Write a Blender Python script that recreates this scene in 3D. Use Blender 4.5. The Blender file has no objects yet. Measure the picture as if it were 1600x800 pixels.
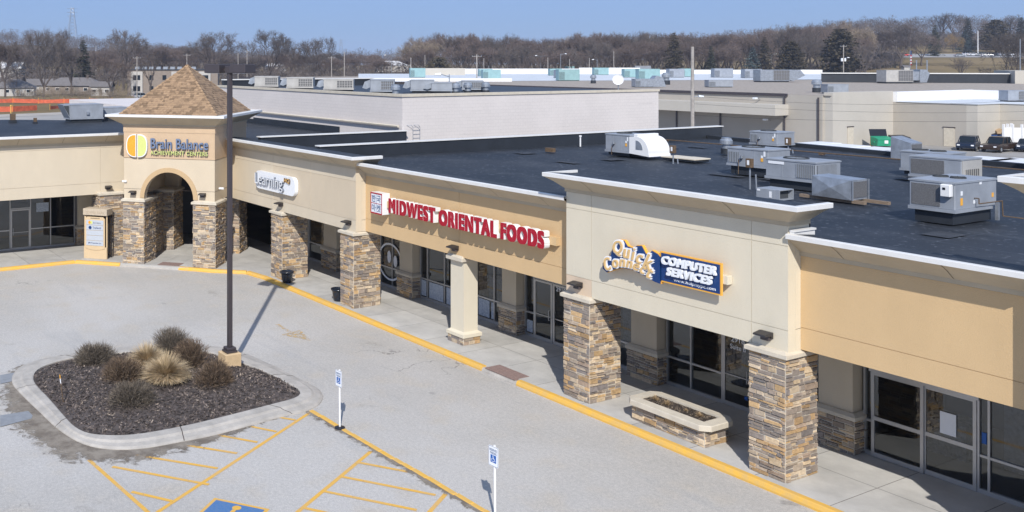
import bpy, math, random
from mathutils import Vector, Matrix, noise
R_=math.radians; PI=math.pi
rnd=random.Random(7)
scene=bpy.context.scene
COL=scene.collection
# ---------------------------------------------------------------- camera / light
FPX,CX,HY,AZ,CAMH=1490.9,413.3,96.7,R_(28.65),10.5      # focal length, principal column, horizon row of the 1600x800 photo
cd=bpy.data.cameras.new('camera'); cam=bpy.data.objects.new('camera',cd); COL.objects.link(cam); scene.camera=cam
cam.location=(0,0,CAMH)
FW=Vector((-math.cos(AZ),math.sin(AZ),0)); RT=Vector((math.sin(AZ),math.cos(AZ),0))
m=Matrix((RT,Vector((0,0,1)),-FW)).transposed(); cam.rotation_euler=m.to_euler()
cd.sensor_width=36; cd.lens=36*FPX/1600; cd.shift_x=(800-CX)/1600; cd.shift_y=-(400-HY)/1600
cd.clip_start=.5; cd.clip_end=6000
SUN=Vector((.98,-.73,1.0)).normalized()
w=bpy.data.worlds.new('World'); scene.world=w; w.use_nodes=True
nt=w.node_tree; bg=nt.nodes['Background']; sky=nt.nodes.new('ShaderNodeTexSky'); sky.sky_type='NISHITA'
sky.sun_disc=False; sky.sun_elevation=math.asin(SUN.z); sky.sun_rotation=math.atan2(SUN.x,SUN.y)
sky.air_density=1.0; sky.dust_density=0.0; sky.ozone_density=7.0; sky.altitude=4000
mxs=nt.nodes.new('ShaderNodeMix'); mxs.data_type='RGBA'; mxs.inputs[0].default_value=.78; mxs.inputs[7].default_value=(2.95,4.35,7.35,1)   # clear air evens the sky out
nt.links.new(sky.outputs[0],mxs.inputs[6]); nt.links.new(mxs.outputs[2],bg.inputs[0]); bg.inputs[1].default_value=.10
sl=bpy.data.lights.new('sun','SUN'); sl.energy=4.4; sl.angle=R_(.53); sl.color=(1,.96,.90)
so=bpy.data.objects.new('sun',sl); COL.objects.link(so); so.rotation_euler=SUN.to_track_quat('Z','Y').to_euler()
vs=scene.view_settings; vs.view_transform='Standard'; vs.look='None'; vs.exposure=0.07; vs.gamma=1
# ---------------------------------------------------------------- helpers
def ray(u,v): return FW+RT*((u-CX)/FPX)-Vector((0,0,1))*((v-HY)/FPX)
def gp(u,v,z=0.): d=ray(u,v); return Vector((0,0,CAMH))+d*((z-CAMH)/d.z)
def at(u,v,dep): return Vector((0,0,CAMH))+ray(u,v)*dep
def onY(u,v,Y): return Vector((0,0,CAMH))+ray(u,v)*(Y/ray(u,v).y)
class MB:
    def __init__(s): s.v=[];s.f=[];s.m=[];s.c=[];s.M=Matrix.Identity(4);s.col=(1,1,1);s.mi=0
    def vert(s,p): s.v.append(tuple(s.M@Vector(p))); return len(s.v)-1
    def face(s,ids,mi=None,col=None): s.f.append(tuple(ids)); s.m.append(s.mi if mi is None else mi); s.c.append(col or s.col)
    def poly(s,pts,mi=None,col=None): s.face([s.vert(p) for p in pts],mi,col)
    def box(s,x0,x1,y0,y1,z0,z1,mi=None,col=None,bev=0):
        if x0>x1:x0,x1=x1,x0
        if y0>y1:y0,y1=y1,y0
        if z0>z1:z0,z1=z1,z0
        b=min(bev,(x1-x0)/3,(y1-y0)/3,(z1-z0)/3)
        if b<=0:
            i=[s.vert(p) for p in ((x0,y0,z0),(x1,y0,z0),(x1,y1,z0),(x0,y1,z0),(x0,y0,z1),(x1,y0,z1),(x1,y1,z1),(x0,y1,z1))]
            for q in ((0,3,2,1),(4,5,6,7),(0,1,5,4),(1,2,6,5),(2,3,7,6),(3,0,4,7)): s.face([i[k] for k in q],mi,col)
        else:
            X=(x0,x1);Y=(y0,y1);Z=(z0,z1);V={}
            for a in(0,1):
                for c in(0,1):
                    for e in(0,1):
                        sx,sy,sz=(1,-1)[a]*b,(1,-1)[c]*b,(1,-1)[e]*b
                        V[a,c,e]=[s.vert((X[a],Y[c]+sy,Z[e]+sz)),s.vert((X[a]+sx,Y[c],Z[e]+sz)),s.vert((X[a]+sx,Y[c]+sy,Z[e]))]
            def q(l): s.face(l,mi,col)
            q([V[0,0,0][0],V[0,0,1][0],V[0,1,1][0],V[0,1,0][0]]); q([V[1,0,0][0],V[1,1,0][0],V[1,1,1][0],V[1,0,1][0]])
            q([V[0,0,0][1],V[1,0,0][1],V[1,0,1][1],V[0,0,1][1]]); q([V[0,1,0][1],V[0,1,1][1],V[1,1,1][1],V[1,1,0][1]])
            q([V[0,0,0][2],V[0,1,0][2],V[1,1,0][2],V[1,0,0][2]]); q([V[0,0,1][2],V[1,0,1][2],V[1,1,1][2],V[0,1,1][2]])
            for c in(0,1):
                for e in(0,1): q([V[0,c,e][1],V[1,c,e][1],V[1,c,e][2],V[0,c,e][2]] )
            for a in(0,1):
                for e in(0,1): q([V[a,0,e][0],V[a,1,e][0],V[a,1,e][2],V[a,0,e][2]])
            for a in(0,1):
                for c in(0,1): q([V[a,c,0][0],V[a,c,1][0],V[a,c,1][1],V[a,c,0][1]])
            for k in V: q(V[k])
    def prism(s,pts,z0,z1,mi=None,col=None):           # polygon in XY extruded in Z
        a=[s.vert((p[0],p[1],z0)) for p in pts]; b=[s.vert((p[0],p[1],z1)) for p in pts]; n=len(pts)
        s.face(a[::-1],mi,col); s.face(b,mi,col)
        for i in range(n): s.face((a[i],a[(i+1)%n],b[(i+1)%n],b[i]),mi,col)
    def xprism(s,pts,x0,x1,mi=None,col=None):          # polygon in YZ extruded in X
        a=[s.vert((x0,p[0],p[1])) for p in pts]; b=[s.vert((x1,p[0],p[1])) for p in pts]; n=len(pts)
        s.face(a[::-1],mi,col); s.face(b,mi,col)
        for i in range(n): s.face((a[i],a[(i+1)%n],b[(i+1)%n],b[i]),mi,col)
    def yprism(s,pts,y0,y1,mi=None,mis=None,col=None): # polygon in XZ, front at y0
        a=[s.vert((p[0],y0,p[1])) for p in pts]; b=[s.vert((p[0],y1,p[1])) for p in pts]; n=len(pts)
        s.face(a,mi,col); s.face(b[::-1],mi if mis is None else mis,col)
        for i in range(n): s.face((a[i],a[(i+1)%n],b[(i+1)%n],b[i]),mi if mis is None else mis,col)
    def tube(s,p,q,r0,r1=None,n=8,caps=True,mi=None,col=None):
        r1=r0 if r1 is None else r1; p=Vector(p);q=Vector(q);d=(q-p)
        if d.length<1e-6:return
        d.normalize(); x=d.orthogonal().normalized(); y=d.cross(x)
        A=[s.vert(p+(x*math.cos(2*PI*k/n)+y*math.sin(2*PI*k/n))*r0) for k in range(n)]
        B=[s.vert(q+(x*math.cos(2*PI*k/n)+y*math.sin(2*PI*k/n))*r1) for k in range(n)]
        for k in range(n): s.face((A[k],A[(k+1)%n],B[(k+1)%n],B[k]),mi,col)
        if caps: s.face(A[::-1],mi,col); s.face(B,mi,col)
    def path(s,pts,r,n=6,mi=None,col=None):
        for i in range(len(pts)-1): s.tube(pts[i],pts[i+1],r,r,n,True,mi,col)
    def lathe(s,prof,c=(0,0,0),n=20,mi=None,col=None,cap=True):
        rings=[]
        for r,z in prof: rings.append([s.vert((c[0]+r*math.cos(2*PI*k/n),c[1]+r*math.sin(2*PI*k/n),c[2]+z)) for k in range(n)])
        for i in range(len(rings)-1):
            for k in range(n): s.face((rings[i][k],rings[i][(k+1)%n],rings[i+1][(k+1)%n],rings[i+1][k]),mi,col)
        if cap: s.face(rings[0][::-1],mi,col); s.face(rings[-1],mi,col)
    def build(s,name,mats,parent=None,smooth=False,world=True):
        off=Vector((0,0,0))
        if parent is not None and world: 
            off=Vector(parent.get('_org',(0,0,0)))
        me=bpy.data.meshes.new(name)
        me.from_pydata([(a-off.x,b-off.y,c-off.z) for a,b,c in s.v],[],s.f)
        if not isinstance(mats,(list,tuple)): mats=[mats]
        for x in mats: me.materials.append(x)
        if len(mats)>1: me.polygons.foreach_set('material_index',s.m)
        if any(c!=(1,1,1) for c in s.c):
            at_=me.color_attributes.new('Col','FLOAT_COLOR','CORNER'); buf=[]
            for f,c in zip(s.f,s.c): buf.extend((c[0],c[1],c[2],1.)*len(f))
            at_.data.foreach_set('color',buf)
        if smooth: me.polygons.foreach_set('use_smooth',[True]*len(s.f))
        me.update()
        o=bpy.data.objects.new(name,me); COL.objects.link(o)
        if parent is not None:
            o.parent=parent; o['_org']=tuple(off)
        return o
def fin():
    for o in bpy.data.objects:
        if '_org' in o: del o['_org']
def tag(o,label=None,cat=None,group=None,kind=None):
    if label:o['label']=label
    if cat:o['category']=cat
    if group:o['group']=group
    if kind:o['kind']=kind
    return o
def thing(name,label,cat,loc=(0,0,0),rz=0,group=None,world=True):
    o=bpy.data.objects.new(name,None); COL.objects.link(o); o.location=loc; o.rotation_euler=(0,0,rz); o.empty_display_size=.3
    o['_org']=tuple(loc) if world else (0.,0.,0.)
    return tag(o,label,cat,group)
def kids(o): return [c for c in bpy.data.objects if c.parent==o]
def copytree(o,label=None,loc=None,rz=None,sc=None,cache={}):
    def cp(a,par):
        c=a.copy(); COL.objects.link(c); c.parent=par
        if a.name not in cache: cache[a.name]=kids(a)
        for k in cache[a.name]: cp(k,c)
        return c
    c=cp(o,None)
    if label:c['label']=label
    if loc is not None:c.location=loc
    if rz is not None:c.rotation_euler=(0,0,rz)
    if sc is not None:c.scale=sc if hasattr(sc,'__len__') else (sc,sc,sc)
    return c
# ---------------------------------------------------------------- materials
def mat(name,col,rough=.8,metal=0,noise_amt=0,nscale=3,bump=0,bscale=40,attr=False,spec=.5,ncol=None,detail=6,aniso=None,bdist=.02):
    m=bpy.data.materials.new(name); m.use_nodes=True; n=m.node_tree; b=n.nodes['Principled BSDF']
    b.inputs['Roughness'].default_value=rough; b.inputs['Metallic'].default_value=metal; b.inputs['Specular IOR Level'].default_value=spec
    b.inputs['Base Color'].default_value=(*col,1)
    tc=n.nodes.new('ShaderNodeTexCoord'); cur=None
    if attr:
        a=n.nodes.new('ShaderNodeAttribute'); a.attribute_name='Col'; cur=a.outputs['Color']
    if noise_amt:
        src=tc.outputs['Object']
        if aniso:
            mp=n.nodes.new('ShaderNodeMapping'); mp.inputs['Scale'].default_value=aniso; n.links.new(src,mp.inputs[0]); src=mp.outputs[0]
        t=n.nodes.new('ShaderNodeTexNoise'); t.inputs['Scale'].default_value=nscale; t.inputs['Detail'].default_value=detail; t.inputs['Roughness'].default_value=.62
        n.links.new(src,t.inputs['Vector'])
        r=n.nodes.new('ShaderNodeMapRange'); r.inputs[1].default_value=.3; r.inputs[2].default_value=.7; r.inputs[3].default_value=1-noise_amt; r.inputs[4].default_value=1+noise_amt*(1 if ncol is None else 0)
        n.links.new(t.outputs['Fac'],r.inputs[0])
        if ncol is None:
            mx=n.nodes.new('ShaderNodeVectorMath'); mx.operation='SCALE'
            if cur: n.links.new(cur,mx.inputs[0])
            else: mx.inputs[0].default_value=col
            n.links.new(r.outputs[0],mx.inputs['Scale']); cur=mx.outputs[0]
        else:
            mx=n.nodes.new('ShaderNodeMix'); mx.data_type='RGBA'; n.links.new(r.outputs[0],mx.inputs[0]); r.inputs[3].default_value=0; r.inputs[4].default_value=noise_amt
            if cur: n.links.new(cur,mx.inputs[6])
            else: mx.inputs[6].default_value=(*col,1)
            mx.inputs[7].default_value=(*ncol,1); cur=mx.outputs[2]
    if cur: n.links.new(cur,b.inputs['Base Color'])
    if bump:
        t=n.nodes.new('ShaderNodeTexNoise'); t.inputs['Scale'].default_value=bscale; t.inputs['Detail'].default_value=4
        n.links.new(tc.outputs['Object'],t.inputs['Vector']); bp=n.nodes.new('ShaderNodeBump'); bp.inputs['Strength'].default_value=bump; bp.inputs['Distance'].default_value=bdist
        n.links.new(t.outputs['Fac'],bp.inputs['Height']); n.links.new(bp.outputs[0],b.inputs['Normal'])
    return m
M={}
M['stucco_grey']=mat('stucco_grey',(.67,.605,.475),.9,0,.04,.9,.35,45,aniso=(1.3,1.3,.6),detail=8)
M['stucco_peach']=mat('stucco_peach',(.66,.52,.38),.9,0,.04,1.2,.25,60)
M['stucco_cream']=mat('stucco_cream',(.63,.545,.415),.9,0,.04,.9,.35,45,aniso=(1.3,1.3,.6),detail=8)
M['stucco_tower']=mat('stucco_tower',(.60,.505,.375),.9,0,.04,.9,.35,45,aniso=(1.3,1.3,.6),detail=8)
M['stucco_tan']=mat('stucco_tan',(.62,.435,.235),.9,0,.04,.9,.35,45,aniso=(1.3,1.3,.6),detail=8)
M['stucco_band']=mat('stucco_band',(.56,.41,.27),.9,0,.05,2.,.2,60)
M['arch_trim']=mat('arch_trim',(.52,.37,.21),.9,0,.04,2.,.2,60)
M['cornice']=mat('cornice',(.50,.42,.30),.9,0,.08,1.,.25,60)
M['coping']=mat('coping',(.74,.73,.71),.45,0,.05,2.5,0)
M['cap']=mat('cast_stone_cap',(.60,.54,.44),.85,0,.10,3,.3,50)
M['stone']=mat('ledge_stone',(.5,.4,.3),.92,0,.22,9,.55,35,attr=True)
M['mortar']=mat('mortar',(.60,.55,.46),.95,0,.15,6,.3,60)
M['alum']=mat('aluminium_frame',(.50,.50,.50),.4,.55,.04,5)
M['darkmetal']=mat('dark_metal',(.045,.04,.04),.45,.3,.1,3)
M['bronze']=mat('bronze_paint',(.065,.055,.06),.45,.2,.06,3)
M['galv']=mat('galvanised_steel',(.40,.43,.47),.42,.6,.22,3.5)
M['hvac']=mat('hvac_paint',(.31,.335,.375),.5,.1,.14,1.6)
M['hvac_lt']=mat('hvac_pale_paint',(.47,.455,.43),.5,.1,.14,1.6)
M['teal']=mat('teal_paint',(.26,.42,.43),.6,.0,.1,1.)
M['white']=mat('white_paint',(.80,.80,.80),.5,0,.03,3)
M['dirtywhite']=mat('weathered_white',(.70,.70,.70),.7,0,.16,1.2)
M['black']=mat('black_plastic',(.012,.013,.02),.35)
M['coil']=mat('coil_fins',(.16,.16,.165),.6,.2,.25,30,.6,120)
M['louver']=mat('louver_shadow',(.05,.055,.06),.7)
M['rust']=mat('rusty_box',(.13,.085,.05),.8,0,.35,14)
M['wood']=mat('weathered_wood',(.24,.18,.13),.9,0,.3,6,.4,30,aniso=(1,8,8))
M['pole_wood']=mat('grey_pole_wood',(.36,.33,.30),.9,0,.2,4)
M['yellow']=mat('kerb_yellow',(.80,.45,.05),.75,0,.62,4,.2,60,ncol=(.52,.38,.20),detail=10)
M['dark_joint']=mat('dark_joint',(.05,.035,.028),.95,0,.4,25,.8,30)
M['red']=mat('red_acrylic',(.40,.004,.022),.35,spec=.4)
M['navy']=mat('navy_vinyl',(.005,.04,.16),.4)
M['gold']=mat('gold_vinyl',(.72,.42,.12),.45)
M['gold_pale']=mat('pale_gold',(.70,.47,.20),.45)
M['patch']=mat('patch_membrane',(.042,.045,.052),.7,0,.3,3)
M['orange_edge']=mat('orange_border',(.85,.43,.06),.45)
M['signwhite']=mat('sign_white',(.82,.84,.87),.4)
M['slate']=mat('slate_blue_letters',(.15,.20,.31),.5)
M['lime']=mat('lime_face',(.62,.66,.22),.45)
M['orangeface']=mat('orange_face',(.80,.36,.03),.5,0,.15,12)
M['grayletter']=mat('grey_letter_edge',(.20,.22,.26),.5)
M['blue']=mat('access_blue',(.01,.11,.42),.5)
M['bluepaint']=mat('blue_ground_paint',(.05,.17,.40),.8,0,.35,14,ncol=(.25,.27,.3))
M['green']=mat('green_dumpster',(.02,.30,.16),.55,0,.1,2)
M['bldg_grey']=mat('painted_block_grey',(.56,.53,.53),.9,0,.06,1.2)
M['bldg_tan']=mat('tilt_wall_tan',(.43,.395,.345),.9,0,.06,.3)
M['bldg_tan2']=mat('tilt_wall_pale',(.52,.485,.425),.9,0,.05,.3)
M['flash']=mat('black_flashing',(.025,.029,.036),.5,0,.2,1.)
M['gravelroof']=mat('gravel_roof',(.36,.31,.26),.95,0,.3,1.6,.4,10,detail=9)
M['whiteroof']=mat('white_membrane',(.62,.65,.68),.7,0,.1,.25)
M['conc']=mat('sidewalk_concrete',(.40,.385,.36),.9,0,.15,1.1,.2,90,detail=9,attr=True)
M['kerbc']=mat('kerb_concrete',(.43,.40,.36),.9,0,.20,2.2,.3,60,detail=9)
M['mat']=mat('tactile_brick',(.27,.185,.16),.9,0,.2,12,.4,60)
M['soffit']=mat('soffit',(.42,.37,.30),.9)
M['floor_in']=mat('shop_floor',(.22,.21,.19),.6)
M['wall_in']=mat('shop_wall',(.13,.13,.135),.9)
M['poster']=mat('poster_paper',(.55,.6,.66),.6,0,.6,14,ncol=(.10,.16,.28),detail=2)
M['shelf']=mat('shop_shelf',(.40,.42,.46),.7,0,.5,9)
M['bark']=mat('bark',(.105,.085,.075),.95,0,.3,2)
M['barkpale']=mat('pale_bark',(.34,.30,.25),.95,0,.3,2)
M['twig']=mat('twigs',(.120,.100,.090),.95,0,.35,.06,attr=False)
M['twig_red']=mat('reddish_twigs',(.135,.102,.088),.95,0,.25,.25)
M['twig_pale']=mat('pale_twigs',(.25,.20,.15),.95,0,.25,.25)
M['twig_gold']=mat('golden_willow_twigs',(.30,.20,.08),.95)
M['needle']=mat('evergreen_needles',(.045,.05,.028),.9,0,.35,.6)
M['needle_brown']=mat('brown_green_needles',(.065,.052,.028),.9,0,.35,.6)
M['needle_blue']=mat('blue_spruce_needles',(.06,.085,.085),.9,0,.3,.6)
M['shrub']=mat('shrub_twigs',(.10,.075,.055),.95,0,.3,3,attr=True)
M['roof_sh']=mat('roof_shingle',(.3,.2,.12),.95,0,.22,8,.4,60,attr=True)
M['chip']=mat('mulch',(.05,.04,.035),.95,0,.5,5,.8,40,attr=True)
M['orange_mesh']=mat('orange_snow_fence',(.62,.13,.06),.8,0,.3,1.5)
M['houseroof']=mat('grey_house_roof',(.17,.155,.15),.95,0,.15,1.2)
M['tyre']=mat('tyre',(.015,.015,.016),.8)
M['carglass']=mat('car_glass',(.012,.018,.025),.25,spec=.25)
M['tail']=mat('tail_lamp',(.5,.01,.01),.3)
M['cable']=mat('cable',(.03,.03,.035),.7)
for k_ in ('twig','twig_red','twig_pale','needle','needle_brown','needle_blue'):     # every tree a little lighter or darker than the next
    n_=M[k_].node_tree; b_=n_.nodes['Principled BSDF']; src_=b_.inputs['Base Color'].links[0].from_socket; oi_=n_.nodes.new('ShaderNodeObjectInfo'); mr_=n_.nodes.new('ShaderNodeMapRange'); mr_.inputs[3].default_value=.72; mr_.inputs[4].default_value=1.35
    vm_=n_.nodes.new('ShaderNodeVectorMath'); vm_.operation='SCALE'; n_.links.new(oi_.outputs['Random'],mr_.inputs[0]); n_.links.new(src_,vm_.inputs[0]); n_.links.new(mr_.outputs[0],vm_.inputs['Scale']); n_.links.new(vm_.outputs[0],b_.inputs['Base Color'])
def car_paint(n,c): return mat(n,c,.25,.2)
def glass_mat():
    m=bpy.data.materials.new('shop_glass'); m.use_nodes=True; n=m.node_tree; n.nodes.clear()
    o=n.nodes.new('ShaderNodeOutputMaterial'); g=n.nodes.new('ShaderNodeBsdfGlossy'); g.inputs['Roughness'].default_value=.01; g.inputs[0].default_value=(.8,.85,.9,1)
    t=n.nodes.new('ShaderNodeBsdfTransparent'); t.inputs[0].default_value=(.48,.50,.52,1)
    f=n.nodes.new('ShaderNodeFresnel'); f.inputs[0].default_value=2.0
    mx=n.nodes.new('ShaderNodeMixShader'); n.links.new(f.outputs[0],mx.inputs[0]); n.links.new(t.outputs[0],mx.inputs[1]); n.links.new(g.outputs[0],mx.inputs[2]); n.links.new(mx.outputs[0],o.inputs[0])
    return m
M['glass']=glass_mat()
def N(nt,typ,**kw):
    x=nt.nodes.new(typ)
    for k,v in kw.items():
        if k.startswith('i_'): x.inputs[k[2:]].default_value=v
        elif k.startswith('n'): x.inputs[int(k[1:])].default_value=v
        else: setattr(x,k,v)
    return x
def ramp(nt,src,a,b,lo,hi):
    r=nt.nodes.new('ShaderNodeMapRange'); r.interpolation_type='SMOOTHSTEP'
    for i,v in ((1,a),(2,b),(3,lo),(4,hi)): r.inputs[i].default_value=v
    nt.links.new(src,r.inputs[0]); return r.outputs[0]
def mixc(nt,fac,a,b,mode='MIX'):
    x=nt.nodes.new('ShaderNodeMix'); x.data_type='RGBA'; x.blend_type=mode
    for s,k in ((fac,0),(a,6),(b,7)):
        if hasattr(s,'is_linked'): nt.links.new(s,x.inputs[k])
        else: x.inputs[k].default_value=s if k==0 else (*s,1)
    return x.outputs[2]
def noi(nt,tc,sc,det=5,rough=.6,mapsc=None,rot=0,dist=0):
    src=tc
    if mapsc:
        mp=nt.nodes.new('ShaderNodeMapping'); mp.inputs['Scale'].default_value=mapsc; mp.inputs['Rotation'].default_value=(0,0,rot); nt.links.new(src,mp.inputs[0]); src=mp.outputs[0]
    t=nt.nodes.new('ShaderNodeTexNoise'); t.inputs['Scale'].default_value=sc; t.inputs['Detail'].default_value=det; t.inputs['Roughness'].default_value=rough; t.inputs['Distortion'].default_value=dist
    nt.links.new(src,t.inputs['Vector']); return t.outputs['Fac']
def asphalt():
    m=bpy.data.materials.new('worn_asphalt'); m.use_nodes=True; n=m.node_tree; b=n.nodes['Principled BSDF']; b.inputs['Roughness'].default_value=.92; b.inputs['Specular IOR Level'].default_value=.25
    tc=n.nodes.new('ShaderNodeTexCoord').outputs['Object']
    big=noi(n,tc,.13,4,.55); mid=noi(n,tc,.8,7,.65); streak=noi(n,tc,.35,5,.6,(.35,2.2,1)); fine=noi(n,tc,42,4,.85)
    c=mixc(n,ramp(n,big,.38,.64,0,1),(.455,.433,.402),(.525,.503,.475))
    c=mixc(n,ramp(n,mid,.48,.72,0,.75),c,(.49,.435,.36))
    c=mixc(n,ramp(n,streak,.55,.75,0,.45),c,(.36,.36,.365))
    c=mixc(n,ramp(n,noi(n,tc,.5,8,.7),.6,.72,0,.6),c,(.26,.235,.20))
    c=mixc(n,ramp(n,noi(n,tc,.9,3,.5),.70,.76,0,.55),c,(.20,.19,.18))
    c=mixc(n,ramp(n,noi(n,tc,3.2,6,.75),.35,.65,0,.28),c,(.56,.545,.52))
    c=mixc(n,1.0,c,mixc(n,ramp(n,noi(n,tc,11,4,.8),.32,.68,0,1),(.88,.88,.88),(1.09,1.085,1.075)),'MULTIPLY')
    c=mixc(n,1.0,c,mixc(n,ramp(n,fine,.3,.72,0,1),(.74,.74,.74),(1.20,1.20,1.20)),'MULTIPLY')
    # cracks: thin voronoi edges where a mask allows
    w_=n.nodes.new('ShaderNodeTexVoronoi'); w_.feature='DISTANCE_TO_EDGE'; w_.inputs['Scale'].default_value=.33
    ds=n.nodes.new('ShaderNodeVectorMath'); ds.operation='ADD'; nz=n.nodes.new('ShaderNodeTexNoise'); nz.inputs['Scale'].default_value=1.3; nz.inputs['Detail'].default_value=6
    n.links.new(tc,nz.inputs['Vector']); sc=n.nodes.new('ShaderNodeVectorMath'); sc.operation='SCALE'; sc.inputs['Scale'].default_value=1.6
    n.links.new(nz.outputs['Color'],sc.inputs[0]); n.links.new(tc,ds.inputs[0]); n.links.new(sc.outputs[0],ds.inputs[1]); n.links.new(ds.outputs[0],w_.inputs['Vector'])
    cr=ramp(n,w_.outputs['Distance'],.0,.012,1,0); mk=ramp(n,noi(n,tc,.16,2,.5),.60,.66,0,.6)
    mm=n.nodes.new('ShaderNodeMath'); mm.operation='MULTIPLY'; n.links.new(cr,mm.inputs[0]); n.links.new(mk,mm.inputs[1])
    c=mixc(n,mm.outputs[0],c,(.10,.09,.085))
    n.links.new(c,b.inputs['Base Color'])
    bp=n.nodes.new('ShaderNodeBump'); bp.inputs['Strength'].default_value=.35; bp.inputs['Distance'].default_value=.01; n.links.new(fine,bp.inputs['Height']); n.links.new(bp.outputs[0],b.inputs['Normal'])
    return m
M['asphalt']=asphalt()
def membrane():
    m=bpy.data.materials.new('black_roof_membrane'); m.use_nodes=True; n=m.node_tree; b=n.nodes['Principled BSDF']; b.inputs['Roughness'].default_value=.62; b.inputs['Specular IOR Level'].default_value=.35
    tc=n.nodes.new('ShaderNodeTexCoord').outputs['Object']
    big=noi(n,tc,.18,4,.6); spk=noi(n,tc,3.0,2,.5,(1,1,1),R_(-61)); sp2=noi(n,tc,5.5,2,.5)
    c=mixc(n,ramp(n,big,.35,.65,0,1),(.015,.020,.028),(.027,.031,.039))
    c=mixc(n,ramp(n,noi(n,tc,.5,7,.7),.45,.72,0,.8),c,(.048,.053,.062))
    c=mixc(n,ramp(n,sp2,.61,.70,0,.55),c,(.14,.15,.17))
    # lapped seams
    br=n.nodes.new('ShaderNodeTexBrick'); br.inputs['Scale'].default_value=1; br.inputs['Mortar Size'].default_value=.02; br.inputs['Brick Width'].default_value=11; br.inputs['Row Height'].default_value=2.4
    for k,v in (('Color1',(1,1,1,1)),('Color2',(1,1,1,1)),('Mortar',(1.9,1.9,1.9,1))): br.inputs[k].default_value=v
    n.links.new(tc,br.inputs['Vector']); c=mixc(n,1.0,c,br.outputs['Color'],'MULTIPLY')
    n.links.new(c,b.inputs['Base Color'])
    bp=n.nodes.new('ShaderNodeBump'); bp.inputs['Strength'].default_value=.4; bp.inputs['Distance'].default_value=.03; n.links.new(big,bp.inputs['Height']); n.links.new(bp.outputs[0],b.inputs['Normal'])
    return m
M['membrane']=membrane()
def grassm():
    m=bpy.data.materials.new('dormant_grass'); m.use_nodes=True; n=m.node_tree; b=n.nodes['Principled BSDF']; b.inputs['Roughness'].default_value=1; b.inputs['Specular IOR Level'].default_value=0
    tc=n.nodes.new('ShaderNodeTexCoord').outputs['Object']
    c=mixc(n,ramp(n,noi(n,tc,.012,5,.6),.4,.6,0,1),(.20,.155,.085),(.25,.19,.11))
    c=mixc(n,ramp(n,noi(n,tc,.05,7,.7),.45,.65,0,.8),c,(.13,.10,.06))
    n.links.new(c,b.inputs['Base Color']); return m
M['grass']=grassm()
def blockwall(name,col,rowh=.2,mix=.12):
    m=bpy.data.materials.new(name); m.use_nodes=True; n=m.node_tree; b=n.nodes['Principled BSDF']; b.inputs['Roughness'].default_value=.85
    tc=n.nodes.new('ShaderNodeTexCoord').outputs['Object']; sp=n.nodes.new('ShaderNodeSeparateXYZ'); n.links.new(tc,sp.inputs[0])
    ad=n.nodes.new('ShaderNodeMath'); n.links.new(sp.outputs[0],ad.inputs[0]); n.links.new(sp.outputs[1],ad.inputs[1])
    cb=n.nodes.new('ShaderNodeCombineXYZ'); n.links.new(ad.outputs[0],cb.inputs[0]); n.links.new(sp.outputs[2],cb.inputs[1])
    br=n.nodes.new('ShaderNodeTexBrick'); br.inputs['Scale'].default_value=1; br.inputs['Mortar Size'].default_value=.012; br.inputs['Brick Width'].default_value=.4; br.inputs['Row Height'].default_value=rowh
    br.inputs['Color1'].default_value=(*col,1); br.inputs['Color2'].default_value=(col[0]*.97,col[1]*.97,col[2]*.97,1); br.inputs['Mortar'].default_value=(*[x*(1-mix) for x in col],1)
    n.links.new(cb.outputs[0],br.inputs['Vector'])
    st=noi(n,tc,1.0,6,.7,(.25,.25,4.0))
    c=mixc(n,ramp(n,st,.60,.70,0,.35),br.outputs['Color'],tuple(x*.6 for x in col))
    c=mixc(n,ramp(n,noi(n,tc,.4,5,.6),.4,.7,0,.4),c,tuple(min(1,x*1.12) for x in col))
    n.links.new(c,b.inputs['Base Color'])
    return m
M['block']=blockwall('painted_block',(.67,.62,.59))
# ---------------------------------------------------------------- text
def text_into(mb,s,x0,x1,z0,z1,yf,depth,mf=0,ms=1,off=0,shear=0,rot=0,keep=False,font=None,space=1.0):
    cu=bpy.data.curves.new('t','FONT'); cu.body=s; cu.extrude=.5; cu.offset=off; cu.resolution_u=4; cu.shear=shear; cu.space_character=space
    o=bpy.data.objects.new('t',cu); COL.objects.link(o); bpy.context.view_layer.update()
    dg=bpy.context.evaluated_depsgraph_get(); me=bpy.data.meshes.new_from_object(o.evaluated_get(dg))
    vs_=[v.co.copy() for v in me.vertices]
    if vs_:
        xs=[v.x for v in vs_]; ys=[v.y for v in vs_]; a,b,c,d=min(xs),max(xs),min(ys),max(ys)
        base=len(mb.v); sx=(x1-x0)/(b-a); sz=(z1-z0)/(d-c)
        if keep: sx=sz=min(sx,sz)
        for v in vs_:
            X=x0+(v.x-a)*sx; Z=z0+(v.y-c)*sz; Y=yf+(0.5-v.z)*depth
            if rot:
                cx,cz=(x0+x1)/2,(z0+z1)/2; dx,dz=X-cx,Z-cz; X=cx+dx*math.cos(rot)-dz*math.sin(rot); Z=cz+dx*math.sin(rot)+dz*math.cos(rot)
            mb.v.append(tuple(mb.M@Vector((X,Y,Z))))
        for p in me.polygons:
            mb.f.append(tuple(base+i for i in p.vertices)); mb.m.append(mf if p.normal.z>.5 else ms); mb.c.append(mb.col)
    bpy.data.objects.remove(o); bpy.data.curves.remove(cu); bpy.data.meshes.remove(me)
def bold(mb,s,x0,x1,z0,z1,yf,depth,mf,ms,bx,bz,**k):
    """heavy lettering: the glyphs laid over themselves with small shifts, each layer a millimetre apart"""
    n=0
    for i in (-1,-.5,0,.5,1):
        for j in ((-1,1) if bz else (0,)):
            text_into(mb,s,x0+bx+i*bx+n*.0007,x1-bx+i*bx+n*.0007,z0+bz+j*bz+n*.0011,z1-bz+j*bz+n*.0011,yf-n*.0009,depth,mf,ms,**k); n+=1
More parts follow.
